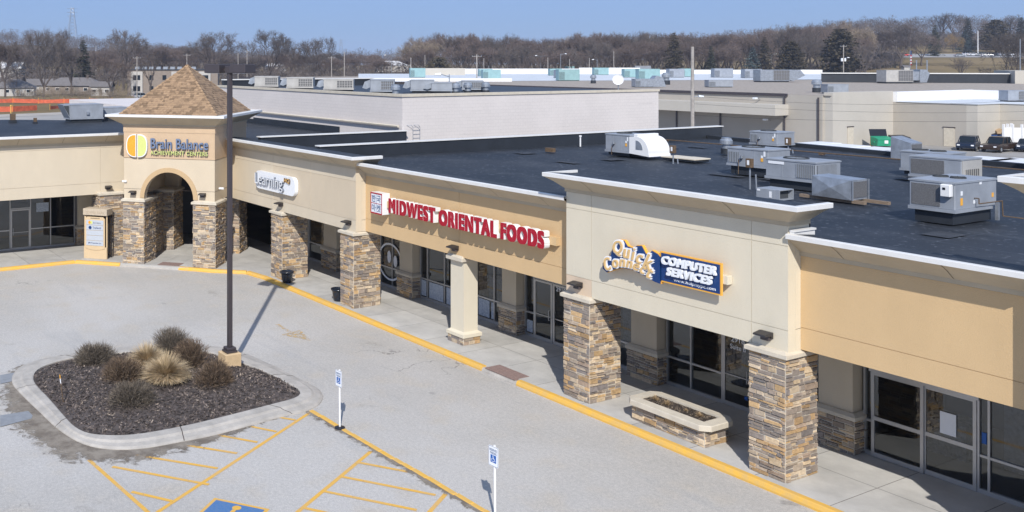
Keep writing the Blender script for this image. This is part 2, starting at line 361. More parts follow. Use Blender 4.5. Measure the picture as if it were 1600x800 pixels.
# ---------------------------------------------------------------- stone, walls, cornices
PAL=[(.52,.35,.18),(.44,.29,.15),(.29,.235,.19),(.25,.21,.18),(.56,.43,.28),(.36,.27,.20),(.48,.385,.28),(.28,.23,.19),(.59,.47,.33),(.33,.265,.21),(.41,.33,.25),(.23,.20,.185)]
def stone_face(mb,x0,x1,z0,z1,y,r):
    mb.poly([(x0,y,z0),(x1,y,z0),(x1,y,z1),(x0,y,z1)],1,(.5,.45,.37))
    z=z0+.006
    while z<z1-.03:
        h=min(r.choice((.06,.08,.10,.12,.15,.17)),z1-z-.004)
        if z1-z-h<.05: h=z1-z-.004
        x=x0+.004-r.random()*.1
        while x<x1-.02:
            wd=r.uniform(.14,.48); a=max(x,x0+.002); b=min(x+wd,x1-.002)
            if x1-b<.07:b=x1-.002
            rows=[(z,z+h)]
            if h>.13 and r.random()<.45: k=r.uniform(.4,.6)*h; rows=[(z,z+k),(z+k,z+h)]
            for (p,q) in rows:
                c=r.choice(PAL); f=r.uniform(.8,1.18); c=(c[0]*f,c[1]*f,c[2]*f)
                pr=r.uniform(.012,.058); g=r.uniform(.006,.012); i=r.uniform(.008,.016); sk=r.uniform(-.012,.012)
                o=[mb.vert((a+g,y-.001,p+g)),mb.vert((b-g,y-.001,p+g+sk)),mb.vert((b-g,y-.001,q-g+sk)),mb.vert((a+g,y-.001,q-g))]
                t=[mb.vert((a+g+i,y-pr*r.uniform(.7,1),p+g+i)),mb.vert((b-g-i,y-pr,p+g+i+sk)),mb.vert((b-g-i,y-pr*r.uniform(.7,1),q-g-i*.6+sk)),mb.vert((a+g+i,y-pr,q-g-i*.6))]
                mb.face(t,0,c)
                for k in range(4): mb.face((o[k],o[(k+1)%4],t[(k+1)%4],t[k]),0,c)
            x=b
            if b>=x1-.01:break
        z+=h
def stone_box(mb,x0,x1,y0,y1,z0,z1,r,sides=(0,1,2,3)):
    cx,cy=(x0+x1)/2,(y0+y1)/2; hx,hy=(x1-x0)/2,(y1-y0)/2; M0=mb.M.copy()
    for s_ in sides:
        mb.M=M0@Matrix.Translation((cx,cy,0))@Matrix.Rotation(s_*PI/2,4,'Z')
        a,b=(hx,hy) if s_%2==0 else (hy,hx)
        stone_face(mb,-a-.012,a+.012,z0,z1,-b,r)
    mb.M=M0
def cap_box(mb,x0,x1,y0,y1,z0,z1,o=.10):
    mb.box(x0-o,x1+o,y0-o,y1+o,z0,z0+(z1-z0)*.62,bev=.012)
    a=[(x0-o,y0-o),(x1+o,y0-o),(x1+o,y1+o),(x0-o,y1+o)]; b=[(x0,y0),(x1,y0),(x1,y1),(x0,y1)]
    A=[mb.vert((p[0],p[1],z0+(z1-z0)*.62)) for p in a]; B=[mb.vert((p[0],p[1],z1)) for p in b]
    for k in range(4): mb.face((A[k],A[(k+1)%4],B[(k+1)%4],B[k]))
    mb.face(B)
def panels(mb,x0,x1,z0,z1,y,xs=(),zs=(),g=.016,th=.3,mid=None,mifn=None):
    mb.box(x0,x1,y+.015,y+th,z0+.002,z1,mi=mid)
    X=[x0]+list(xs)+[x1]; Z=[z0]+list(zs)+[z1]
    for i in range(len(X)-1):
        for j in range(len(Z)-1):
            a=X[i]+(g/2 if i else 0); b=X[i+1]-(g/2 if i<len(X)-2 else 0); c=Z[j]+(g/2 if j else 0); d=Z[j+1]-(g/2 if j<len(Z)-2 else 0)
            mb.box(a,b,y,y+.0148,c,d,mi=(mifn(i,j) if mifn else mid))
def loft(mb,ring,prof,closed=False,mi=None):
    R=[[mb.vert((p[0],p[1],z)) for p in ring(d)] for d,z in prof]
    for a,b in zip(R,R[1:]):
        n=len(a)
        for k in range(n if closed else n-1): mb.face((a[k],a[(k+1)%n],b[(k+1)%n],b[k]),mi)
def block(parent,T,x0,x1,yw,zb,zt,wallmat,zs,xs=(),dl=None,dr=None,dep=.85,d=.6,zroof=5.95,panelmat=None,mifn=None,hr=.36):
    """one length of the street front: stucco wall, cove cornice, white coping; dl/dr = overhang of the left/right returns (None = butts a neighbour)"""
    zw=zt-.12                                          # under the coping
    mb=MB(); mb.M=T
    panels(mb,x0,x1,zb,zw-hr-.115,yw,xs,zs,th=.30,mifn=mifn)
    for side,dd in ((x0,dl),(x1,dr)):                  # side returns of the wall
        if dd is not None:
            a,b=(side,side+.02) if side==x0 else (side-.02,side)
            Z=[zb]+list(zs)+[zw-.48]
            for i in range(len(Z)-1):
                aa=Z[i]+(.008 if i else 0); bb=Z[i+1]-(.008 if i<len(Z)-2 else 0)
                mb.box(a+(-.004 if side==x0 else 0),b+(.004 if side==x1 else 0),yw+.302,yw+dep+.0,aa,bb)
    mb.build('front_wall',[wallmat]+([panelmat] if panelmat else []),parent)
    L=0 if dl is None else 1; Rr=0 if dr is None else 1
    sl_=(dl or 0)/d; sr_=(dr or 0)/d
    def ring(o):
        pts=[]
        if L: pts.append((x0-o*sl_-.006,yw+dep))
        pts.append((x0-(o*sl_+.006 if L else 0),yw-o-.006)); pts.append((x1+(o*sr_+.006 if Rr else 0),yw-o-.006))
        if Rr: pts.append((x1+o*sr_+.006,yw+dep))
        return pts
    mb=MB(); mb.M=T
    loft(mb,ring,[(0,zw-hr-.11),(.035,zw-hr-.105),(.035,zw-hr),(.045,zw-hr),(d*.55,zw-hr*.40),(d-.03,zw-.003)])
    co=mb.build('cornice',M['cornice'],parent)
    mb=MB(); mb.M=T; x=x0+1.1
    while x<x1-.6:
        for (o0,z0),(o1,z1) in (((.047,zw-hr+.004),(d*.55+.002,zw-hr*.40-.003)),((d*.55+.002,zw-hr*.40-.003),(d-.035,zw-.008))):
            mb.poly([(x-.006,yw-o0-.010,z0-.002),(x+.006,yw-o0-.010,z0-.002),(x+.006,yw-o1-.010,z1-.004),(x-.006,yw-o1-.010,z1-.004)])
        x+=2.35
    if mb.v: mb.build('cornice_joints',M['dark_joint'],co)
    mb=MB(); mb.M=T
    loft(mb,ring,[(d-.06,zw-.001),(d,zw),(d+.004,zt-.01),(d-.006,zt),(d-.13,zt+.004),(d-.13,zt-.08)])
    mb.build('coping',M['coping'],parent)
    mb=MB(); mb.M=T                                    # black membrane over the parapet, falling to the roof
    a=ring(d-.13); xa=a[0][0]; xb=a[-1][0]; yf=a[1 if L else 0][1]
    mb.poly([(xa,yf,zt-.002),(xb,yf,zt-.002),(xb,yw+dep,zt-.10),(xa,yw+dep,zt-.10)])
    mb.poly([(x0,yw+dep,zt-.12),(x1,yw+dep,zt-.12),(x1,yw+dep+.12,zroof-.02),(x0,yw+dep+.12,zroof-.02)])
    mb.poly([(x0+.02,yw+dep-.004,zb+.1),(x1-.02,yw+dep-.004,zb+.1),(x1-.02,yw+dep-.004,zt-.11),(x0+.02,yw+dep-.004,zt-.11)])
    mb.build('parapet_membrane',M['membrane'],parent)
    mb=MB(); mb.M=T
    mb.poly([(x0,yw+.31,zb+.05),(x1,yw+.31,zb+.05),(x1,26.3 if T==I4 else yw+3.9,zb+.05),(x0,26.3 if T==I4 else yw+3.9,zb+.05)])
    mb.build('soffit',M['soffit'],parent)
I4=Matrix.Identity(4)
def column(parent,T,x0,x1,y0,y1,z0=.14,z1=3.2,seed=1,cap=True,capz=None,lab=None,sides=(0,1,2,3)):
    r=random.Random(seed); mb=MB(); mb.M=T
    stone_box(mb,x0,x1,y0,y1,z0,z1,r,sides)
    o=mb.build('column',[M['stone'],M['mortar']],parent)
    if lab:o['label']=lab
    if cap:
        mb=MB(); mb.M=T; cap_box(mb,x0+.03,x1-.03,y0+.03,y1-.03,z1-.002,capz or z1+.16,.13); mb.build('column_cap',M['cap'],o)
    return o
def pier(parent,T,x0,x1,y0,y1,top,seed,wm):
    r=random.Random(seed); mb=MB(); mb.M=T; stone_box(mb,x0,x1,y0,y1,.14,1.05,r,(0,1,3)); o=mb.build('pier_base',[M['stone'],M['mortar']],parent)
    mb=MB(); mb.M=T; cap_box(mb,x0+.02,x1-.02,y0+.02,y1,1.05,1.24,.08); mb.build('pier_cap',M['cap'],o)
    mb=MB(); mb.M=T; mb.box(x0+.08,x1-.08,y0+.08,y1,1.20,top); mb.build('pier_shaft',wm,o)
def storefront(parent,T,y,x0,x1,mull,z0=.15,zt=3.3,rail=1.05,doors=()):
    """aluminium storefront; mull = mullion centres, doors = list of (xa,xb,hinge)"""
    fw=.05; mb=MB(); mb.M=T
    mb.box(x0,x1,y-.05,y+.05,z0,z0+.11); mb.box(x0,x1,y-.05,y+.05,zt-.06,zt)
    xs=[x0+fw/2]+list(mull)+[x1-fw/2]
    for x in xs: mb.box(x-fw/2,x+fw/2,y-.055,y+.055,z0+.11,zt-.06)
    for a,b in zip(xs,xs[1:]):
        isd=any(abs((a+b)/2-(d[0]+d[1])/2)<.75*(d[1]-d[0])/2+.01 or (d[0]-.05<(a+b)/2<d[1]+.05) for d in doors)
        zr=2.42 if isd else rail
        mb.box(a+fw/2,b-fw/2,y-.045,y+.045,zr-.03,zr+.03)
    f=mb.build('storefront_frame',M['alum'],parent)
    mb=MB(); mb.M=T
    for a,b in zip(xs,xs[1:]):
        isd=any(d[0]-.05<(a+b)/2<d[1]+.05 for d in doors)
        if not isd: mb.poly([(a,y,z0+.1),(b,y,z0+.1),(b,y,zt-.05),(a,y,zt-.05)])
        else: mb.poly([(a,y,2.42),(b,y,2.42),(b,y,zt-.05),(a,y,zt-.05)])
    mb.build('window_glass',M['glass'],parent)
    for d in doors: 
        xa,xb,hs=d[:3]; yy=y-.06-(.05 if len(d)>3 and d[3]=='front' else 0); mb=MB(); mb.M=T; s=.075
        mb.box(xa,xa+s,yy-.02,yy+.02,z0+.02,2.38); mb.box(xb-s,xb,yy-.02,yy+.02,z0+.02,2.38)
        mb.box(xa+s,xb-s,yy-.02,yy+.02,2.38-s,2.38); mb.box(xa+s,xb-s,yy-.02,yy+.02,z0+.02,z0+.14)
        if hs=='slide': mb.box(xa+s,xb-s,yy-.02,yy+.02,1.13,1.23)
        else: mb.box(xa+s,xb-s,yy-.04,yy-.021,1.10,1.13)
        dm=mb.build('door',M['alum'],parent)
        mb=MB(); mb.M=T; mb.poly([(xa+s,yy+.002,z0+.13),(xb-s,yy+.002,z0+.13),(xb-s,yy+.002,2.31),(xa+s,yy+.002,2.31)]); mb.build('door_glass',M['glass'],dm)
        if hs!='slide':
            hx=xb-.12 if hs=='l' else xa+.12; mb=MB(); mb.M=T
            mb.path([(hx,yy-.02,1.0),(hx-.0,yy-.08,1.0),(hx,yy-.08,1.35),(hx,yy-.02,1.35)],.014); mb.build('handle',M['alum'],dm)
    return f
# ================================================================ SETTING
def smooth_closed(P,n=6):
    out=[];L=len(P)
    for i in range(L):
        p0,p1,p2,p3=P[i-1],P[i],P[(i+1)%L],P[(i+2)%L]
        for k in range(n):
            t=k/n
            out.append(tuple(.5*((2*p1[j])+(-p0[j]+p2[j])*t+(2*p0[j]-5*p1[j]+4*p2[j]-p3[j])*t*t+(-p0[j]+3*p1[j]-3*p2[j]+p3[j])*t**3) for j in(0,1)))
    return out
def terrain_h(x,y):
    P=Vector((x,y,0)); d=P.dot(FW); s=P.dot(RT)
    if d<150: return -.12
    u=CX+FPX*s/d; h=-.12
    def st(a,b,t): t=max(0,min(1,(t-a)/(b-a))); return t*t*(3-2*t)
    h+=st(300,520,d)*(2.5)*(1-st(1100,1280,u))
    right=st(1180,1420,u); right=st(1180,1420,u); h+=right*(st(255,520,d)*15.5+st(520,900,d)*5)
    h+=st(820,1250,u)*st(430,700,d)*(18+3*st(1150,1300,u))*(1-right*.55)
    h+=(1-st(60,400,u))*st(480,1000,d)*(21+2*math.sin(u*.02+1))+st(500,1000,d)*3
    h+=st(420,700,d)*2*noise.noise(Vector((x*.004,y*.004,0)))
    return h
mb=MB()                                                # one big sheet, polar about the site, out past the horizon
rows=[0,60,120,160,200,240,270,300,330,360,390,420,450,480,520,560,600,660,720,800,900,1000,1150,1400,1800]
angs=[R_(a) for a in range(-46,48,2)]
ids=[]
for d in rows:
    r=[]
    for a in angs:
        D=max(d,1); p=FW*(D-60 if D<61 else D)+RT*(max(D,60)*math.tan(a)); r.append(mb.vert((p.x,p.y,terrain_h(p.x,p.y))))
    ids.append(r)
for a,b in zip(ids,ids[1:]):
    for k in range(len(angs)-1): mb.face((a[k],a[k+1],b[k+1],b[k]))
o=mb.build('ground',M['grass'],smooth=True); tag(o,kind='structure')
mb=MB(); mb.poly([(-44,-60,0),(40,-60,0),(40,24,0),(-44,24,0)]); mb.poly([(-60,-60,0),(-44,-60,0),(-44,24,0),(-60,24,0)])
o=mb.build('parking_lot',M['asphalt']); tag(o,kind='structure')
mb=MB(); mb.poly([(-150,48,-.02),(20,48,-.02),(20,190,-.02),(-150,190,-.02)]); o=mb.build('service_yard',mat('yard_asphalt',(.30,.285,.265),.95,0,.2,.2)); tag(o,kind='structure')
mb=MB(); mb.poly([(-190,-40,-.03),(-76,-40,-.03),(-76,60,-.03),(-190,62,-.03)]); o=mb.build('side_road',mat('side_road_surface',(.36,.34,.31),.95,0,.15,.1)); tag(o,kind='structure')
# sidewalk
SW=[(-52.7,-30),(-48.5,-30),(-48.5,15.2),(-46.62,17.02),(-43.05,20.5),(-41.9,21.95),(-40.5,22.2),(20,22.2),(20,26.2),(-50,26.2),(-52.7,24)]
mb=MB(); mb.col=(.46,.445,.42); mb.prism(SW,-.05,.15); 
o=mb.build('sidewalk',M['conc']); tag(o,kind='structure')
mb=MB(); x=-41.5; rr=random.Random(3); mb.poly([(-41.5,22.24,.1515),(2,22.24,.1515),(2,26.01,.1515),(-41.5,26.01,.1515)],col=(.17,.16,.15)); mb.poly([(-52.59,-6,.1515),(-48.56,-6,.1515),(-48.56,15,.1515),(-52.59,15,.1515)],col=(.17,.16,.15))
while x<2:
    for (a,b) in ((22.23,24.145),(24.17,26.02)):
        f=rr.uniform(.92,1.1); mb.box(x+.009,x+1.874,a,b,.148,.154,col=(.475*f,.46*f,.43*f))
    x+=1.887
y=-6
while y<15:
    for (a,b) in ((-48.55,-50.5),(-50.515,-52.6)):
        f=rr.uniform(.92,1.08); mb.box(a,b,y+.009,y+1.874,.148,.154,col=(.475*f,.46*f,.43*f))
    y+=1.887
T45=Matrix.Translation((-44.875,18.975,0))@Matrix.Rotation(PI/4,4,'Z')
mb.M=T45; 
for i in range(-1,2):
    for j in range(4):
        f=rr.uniform(.92,1.08); mb.box(-.95+(i)*1.0+.45,-.95+(i+1)*1.0+.44,.05+j*1.3,.05+(j+1)*1.3-.012,.148,.154,col=(.475*f,.46*f,.43*f))
o=mb.build('sidewalk_slabs',M['conc']); tag(o,kind='structure')
def kerb(pts,mats,name,wd=.22,h=.155):
    mb=MB()
    for (a,b) in zip(pts,pts[1:]):
        a=Vector((*a,0));b=Vector((*b,0)); n=max(1,int((b-a).length/.7)); dr=(b-a).normalized(); nn=Vector((-dr.y,dr.x,0))
        for k in range(n):
            p=a.lerp(b,k/n); q=a.lerp(b,(k+1)/n)
            pr=[(0,-.05),(.0,h-.10),(.035,h-.02),(.07,h),(wd,h),(wd,-.05)]
            A=[mb.vert(p+nn*t+Vector((0,0,z))) for t,z in pr]; B=[mb.vert(q+nn*t+Vector((0,0,z))) for t,z in pr]
            for i in range(len(pr)-1): mb.face((A[i],B[i],B[i+1],A[i+1]))
            if k==0: mb.face(A)
            if k==n-1: mb.face(B[::-1])
    o=mb.build(name,mats); tag(o,kind='structure'); return o
kerb([(-48.3,-20),(-48.3,15.15),(-46.55,16.95)],M['yellow'],'kerb')
kerb([(-44.3,19.25),(-42.95,20.45),(-41.8,21.8),(-40.4,22.0),(-24.9,22.0)],M['yellow'],'kerb')
kerb([(-24.9,22.0),(-23.25,22.0)],M['kerbc'],'kerb',h=.12)
kerb([(-46.55,16.95),(-44.3,19.25)],M['kerbc'],'kerb',h=.06)
kerb([(-23.25,22.0),(20,22.0)],M['yellow'],'kerb')
mb=MB(); mb.box(-24.75,-23.35,22.03,22.68,.13,.162); o=mb.build('tactile_mat',M['mat']); tag(o,'small reddish brown tactile mat at the kerb gap of the main walkway','tactile mat','tactile mats at the kerb')
mb=MB(); mb.M=T45; mb.box(-.62,.55,-.02,.72,.13,.162); o=mb.build('tactile_mat',M['mat']); tag(o,'reddish brown tactile mat on the ground under the tower arch','tactile mat','tactile mats at the kerb')
# markings
def line(mb,a,b,wd=.1,z=.005,n=1):
    a=Vector((*a,z));b=Vector((*b,z)); d=(b-a).normalized(); nn=Vector((-d.y,d.x,0))*wd/2
    mb.poly([a-nn,b-nn,b+nn,a+nn])
def paint(name,col,thr=.56):
    m=bpy.data.materials.new(name); m.use_nodes=True; n=m.node_tree; b=n.nodes['Principled BSDF']; b.inputs['Roughness'].default_value=.85
    tc=n.nodes.new('ShaderNodeTexCoord').outputs['Object']; f=noi(n,tc,7,8,.75); c=mixc(n,ramp(n,noi(n,tc,1.2,4),.4,.7,0,.5),col,tuple(x*.5+.5*y for x,y in zip(col,(.4,.38,.36))))
    n.links.new(c,b.inputs['Base Color']); tr=n.nodes.new('ShaderNodeBsdfTransparent'); mx=n.nodes.new('ShaderNodeMixShader')
    n.links.new(ramp(n,f,thr,thr+.05,0,1),mx.inputs[0]); n.links.new(b.outputs[0],mx.inputs[1]); n.links.new(tr.outputs[0],mx.inputs[2]); n.links.new(mx.outputs[0],n.nodes['Material Output'].inputs[0])
    return m
M['line']=paint('yellow_line_paint',(.74,.42,.07),.60); M['line_faint']=paint('faded_line_paint',(.58,.40,.18),.46)
mb=MB()
for a,b in (((-24.45,14.95),(-19.0,5.5)),((-24.3,8.0),(-20.5,8.30)),((-23.6,8.40),(-21.45,10.15)),((-24.0,9.2),(-22.2,10.75)),((-24.25,10.4),(-22.8,11.62)),((-24.4,11.55),(-23.2,12.45)),((-24.45,12.72),(-23.6,13.28)),((-24.5,13.9),(-24.1,14.2)),((-22.0,8.32),(-20.98,9.05)),
            ((-21.2,14.86),(-16.4,6.6)),((-18.23,14.97),(-14.0,7.8)),((-20.75,14.15),(-19.67,14.94)),((-20.28,13.27),(-18.3,14.72)),((-19.82,12.42),(-17.9,13.84)),((-19.3,11.55),(-17.45,12.9)),((-18.8,10.7),(-16.95,12.05)),((-18.3,9.85),(-16.45,11.2))):
    line(mb,a,b,.11,.005 if abs(a[1]-b[1])>3 else .009)
o=mb.build('parking_marking',M['line']); tag(o,kind='structure')
mb=MB(); line(mb,(-33.3,18.75),(-31.6,18.6),.16,.005); mb.poly([(-31.9,18.15,.009),(-30.7,18.75,.009),(-32.1,19.15,.009)]); o=mb.build('arrow_marking',M['line_faint']); tag(o,kind='structure')
# access symbol
a_=Vector((.79,.61,0)); b_=Vector((.61,-.79,0)); o_=Vector((-20.74,9.96,0)); 
def sq(mb,u0,u1,v0,v1,z,mi=0): mb.poly([o_+a_*u0+b_*v0+Vector((0,0,z)),o_+a_*u0+b_*v1+Vector((0,0,z)),o_+a_*u1+b_*v1+Vector((0,0,z)),o_+a_*u1+b_*v0+Vector((0,0,z))],mi)
mb=MB(); sq(mb,.0,1.45,.0,1.6,.005,0); sq(mb,.09,1.36,.09,1.51,.009,1)
def disc(mb,cu,cv,r0,r1,z,a0=0,a1=2*PI,n=20,mi=0):
    for k in range(n):
        t0=a0+(a1-a0)*k/n;t1=a0+(a1-a0)*(k+1)/n
        P=[o_+a_*(cu+r*math.cos(t))+b_*(cv+r*math.sin(t))+Vector((0,0,z)) for r,t in ((r0,t0),(r1,t0),(r1,t1),(r0,t1))]; mb.poly(P,mi)
disc(mb,.72,.27,0,.11,.013); sq(mb,.66,.76,.38,.85,.013); sq(mb,.66,1.02,.78,.88,.014); sq(mb,.95,1.05,.8,1.2,.0145); disc(mb,.70,.98,.22,.31,.0155,R_(20),R_(290))
o=mb.build('access_symbol_marking',[M['line'],M['bluepaint']]); tag(o,kind='structure')
# raised yellow strip between bays and drive, with broken edge
mb=MB(); x=-24.5; rr=random.Random(5)
while x<-8:
    y=14.98+.03*(x+24.5)+rr.uniform(-.012,.012); l=rr.uniform(.35,.6)
    mb.box(x,x+l-.004,y-.07,y+.07,-.02,.035+rr.uniform(-.008,.008),bev=.012); x+=l
o=mb.build('kerb_strip',M['yellow']); tag(o,kind='structure')
def dirtmat():
    m=bpy.data.materials.new('broken_dirty_edge'); m.use_nodes=True; n=m.node_tree; b=n.nodes['Principled BSDF']; b.inputs['Roughness'].default_value=.95
    tc=n.nodes.new('ShaderNodeTexCoord').outputs['Object']; at_=n.nodes.new('ShaderNodeAttribute'); at_.attribute_name='Col'
    f=noi(n,tc,2.6,9,.72,dist=.6); ad=n.nodes.new('ShaderNodeMath'); ad.operation='ADD'; n.links.new(f,ad.inputs[0]); n.links.new(at_.outputs['Fac'],ad.inputs[1])
    al=ramp(n,ad.outputs[0],.94,1.12,0,.92)
    c=mixc(n,ramp(n,noi(n,tc,1.6,6,.7),.35,.65,0,1),(.17,.14,.11),(.31,.27,.22)); n.links.new(c,b.inputs['Base Color'])
    tr=n.nodes.new('ShaderNodeBsdfTransparent'); mx=n.nodes.new('ShaderNodeMixShader'); n.links.new(al,mx.inputs[0]); n.links.new(tr.outputs[0],mx.inputs[1]); n.links.new(b.outputs[0],mx.inputs[2]); n.links.new(mx.outputs[0],n.nodes['Material Output'].inputs[0])
    return m
M['dirt']=dirtmat()
def dirtstrip(P,Q,fp,fq,z=.012,closed=False,name='dirt_stain'):
    me_v=[];me_f=[];cols=[]; n=len(P); K=5
    for i in range(n):
        for k in range(K+1):
            t=k/K; me_v.append((P[i][0]*(1-t)+Q[i][0]*t,P[i][1]*(1-t)+Q[i][1]*t,z)); cols.append(fp[i]*(1-t)+fq[i]*t)
    for i in range(n if closed else n-1):
        j=(i+1)%n
        for k in range(K): me_f.append((i*(K+1)+k,j*(K+1)+k,j*(K+1)+k+1,i*(K+1)+k+1))
    me=bpy.data.meshes.new(name); me.from_pydata(me_v,[],me_f); me.materials.append(M['dirt'])
    ca=me.color_attributes.new('Col','FLOAT_COLOR','POINT'); buf=[]
    for c in cols: buf.extend((c,c,c,1))
    ca.data.foreach_set('color',buf); o=bpy.data.objects.new(name,me); COL.objects.link(o); tag(o,kind='structure')
xs_=[-24.6+.5*i for i in range(34)]
dirtstrip([(x,14.93+.03*(x+24.5)) for x in xs_],[(x,14.55+.03*(x+24.5)) for x in xs_],[.68]*34,[.30]*34)
# ---- planted island
OUT=[(18,598),(26,578),(50,566),(100,556),(160,547),(250,540.5),(326,541),(375,550.6),(424,571),(469,594),(499,609),(505,622),(489,640),(430,655),(340,680),(280,692),(221,702.5),(170,703.5),(135,697),(110,685),(85,667),(62,645),(38,622)]
INN=[(52,590),(58,577),(82,566.5),(124,557),(191,550.5),(260,547.5),(320,549),(379,567.5),(420,583),(454,601),(469,609),(470,615),(462,621),(431,629),(337,653),(280,666),(210,678),(165,679),(140,677),(118,667),(97,645),(75,620),(56,600)]
IC=(-28.7,11.9)
def digit(L,z): return smooth_closed([tuple(gp(u,v,z))[:2] for u,v in L],5)
def byang(P,n=120):
    A=sorted((math.atan2(p[1]-IC[1],p[0]-IC[0]),math.hypot(p[0]-IC[0],p[1]-IC[1])) for p in P); out=[]
    A=[(A[-1][0]-2*PI,A[-1][1])]+A+[(A[0][0]+2*PI,A[0][1])]
    for k in range(n):
        t=-PI+2*PI*k/n
        for (a,ra),(b,rb) in zip(A,A[1:]):
            if a<=t<=b: out.append(ra+(rb-ra)*((t-a)/(b-a) if b>a else 0)); break
        else: out.append(A[0][1])
    return [sum(out[(k+j)%n] for j in(-1,0,1))/3 for k in range(n)]
RO=byang(digit(OUT,0)); RI=byang(digit(INN,.15)); NA=120
RI=[min(ri,ro-.28) for ri,ro in zip(RI,RO)]
def ipt(k,t,z,ex=0): a=-PI+2*PI*k/NA; r=RO[k]*(1-t)+RI[k]*t+ex; return (IC[0]+r*math.cos(a),IC[1]+r*math.sin(a),z)
mb=MB(); prof=[(0,-.03),(.02,.03),(.12,.07),(.38,.10),(.5,.145),(.93,.155),(1.0,.14),(1.0,.02)]
R2=[[mb.vert(ipt(k,t,z+.004*noise.noise(Vector((k*.3,t*3,0))))) for k in range(NA)] for t,z in prof]
for a,b in zip(R2,R2[1:]):
    for k in range(NA): mb.face((a[k],a[(k+1)%NA],b[(k+1)%NA],b[k]))
o=mb.build('kerb',M['kerbc'],smooth=False); tag(o,kind='structure')
mb=MB()                                                # saw joints across the island kerb
for k in (8,22,38,55,70,84,97,110):
    for (t0,z0),(t1,z1) in zip(prof[1:-2],prof[2:-1]):
        d=.35
        A=Vector(ipt(k,t0,z0+.004));B=Vector(ipt(k,t1,z1+.004)); ang=-PI+2*PI*k/NA; s_=Vector((-math.sin(ang),math.cos(ang),0))*.012
        mb.poly([A-s_,A+s_,B+s_,B-s_])
o=mb.build('kerb_joints',M['dark_joint']); tag(o,kind='structure')
fo=[]
for k in range(NA):
    a=math.degrees(-PI+2*PI*k/NA)   # lower-left of the picture faces -Y / towards camera
    v=max(0,math.cos(R_(a+62)))      # strongest on the camera side
    fo.append(v)
dirtstrip([ipt(k,0,0,-.03)[:2] for k in range(NA)],[ipt(k,0,0,.25+1.25*fo[k])[:2] for k in range(NA)],[.44+.40*fo[k] for k in range(NA)],[.12+.18*fo[k] for k in range(NA)],z=.0135,closed=True)
mb=MB(); rings=9; ids=[]; mb.col=(.085,.070,.064)
def mulch_z(x,y,t): return .11+.26*(1-t)**.7*(1-(1-t)*.2)+.05*noise.noise(Vector((x*1.5,y*1.5,0)))+.02*noise.noise(Vector((x*7,y*7,3)))
cen=mb.vert((IC[0],IC[1],mulch_z(*IC,0)))
for j in range(1,rings*3+1):
    t=j/(rings*3); r=[]
    for k in range(NA):
        a=-PI+2*PI*k/NA; rr_=(RI[k]+.01)*t; x=IC[0]+rr_*math.cos(a); y=IC[1]+rr_*math.sin(a); r.append(mb.vert((x,y,mulch_z(x,y,t) if j<rings*3 else .10)))
    ids.append(r)
for k in range(NA): mb.face((cen,ids[0][k],ids[0][(k+1)%NA]))
for a,b in zip(ids,ids[1:]):
    for k in range(NA): mb.face((a[k],b[k],b[(k+1)%NA],a[(k+1)%NA]))
def island_z(x,y):
    a=math.atan2(y-IC[1],x-IC[0]); k=int((a+PI)/(2*PI)*NA)%NA; t=min(1,math.hypot(x-IC[0],y-IC[1])/RI[k]); return mulch_z(x,y,t)
rr=random.Random(11)
for i in range(15000):
    a=rr.uniform(-PI,PI); k=int((a+PI)/(2*PI)*NA)%NA; t=math.sqrt(rr.random())*.985; r=RI[k]*t; x=IC[0]+r*math.cos(a); y=IC[1]+r*math.sin(a); z=mulch_z(x,y,t)+.012
    l=rr.uniform(.02,.065); wd=rr.uniform(.008,.022); d=Vector((rr.uniform(-1,1),rr.uniform(-1,1),rr.uniform(-.5,.5))).normalized()*l; n_=Vector((-d.y,d.x,rr.uniform(-.03,.03))).normalized()*wd
    g=rr.random(); c=(.36,.29,.23) if g>.955 else ((.17,.135,.115) if g>.55 else (.07,.055,.05)); f=rr.uniform(.7,1.25)
    P=Vector((x,y,z)); mb.poly([P-d-n_,P+d-n_,P+d+n_,P-d+n_],col=tuple(q*f for q in c))
o=mb.build('mulch_bed',M['chip']); tag(o,kind='stuff')
mb=MB(); pts=[gp(0,587),gp(40,579.5),gp(46,585),gp(46,590),gp(0,601)]; mb.poly([(p.x,p.y,.02) for p in pts]); pts=[gp(0,650),gp(44,643),gp(51,650),gp(49,655),gp(0,668)]; mb.poly([(p.x,p.y,.02) for p in pts])
o=mb.build('asphalt_patch',mat('patch_surface',(.25,.265,.285),.9,0,.12,5)); tag(o,kind='structure')
# ================================================================ STRIP MALL (long wing)
mall=thing('strip_mall','long strip of shops with beige and tan stucco fronts, stone columns and black flat roof','shop building',(-24,24,0))
T=I4
block(mall,T,-45.2,-33.29,22.55,3.36,6.57,M['stucco_cream'],[3.84,5.48],[-40.4,-36.9],dl=None,dr=.6,dep=.95,panelmat=M['stucco_tower'],mifn=lambda i,j:1 if (i in(1,2) and j==1) else 0)
block(mall,T,-33.29,-21.62,23.05,3.36,6.30,M['stucco_tan'],[3.90],[-27.3],dl=None,dr=None,dep=.6)
block(mall,T,-21.62,-14.42,22.55,3.34,7.05,M['stucco_grey'],[3.88,5.96],[-20.62,-15.39],dl=.42,dr=.6,dep=.85,panelmat=M['stucco_peach'],mifn=lambda i,j:1 if (i==0 and j==0) else 0)
block(mall,T,-14.42,-9.23,23.05,3.36,6.28,M['stucco_tan'],[3.91],[],dl=None,dr=None,dep=.6)
block(mall,T,-9.23,6,22.55,3.34,8.23,M['stucco_grey'],[3.88,5.96],[-8.2,-4],dl=.45,dr=None,dep=.85)
mb=MB(); mb.box(-14.40,-14.28,22.58,23.42,6.20,6.33); mb.box(-14.40,-14.25,22.57,23.43,6.33,6.375); mb.build('side_flashing',M['coping'],mall)
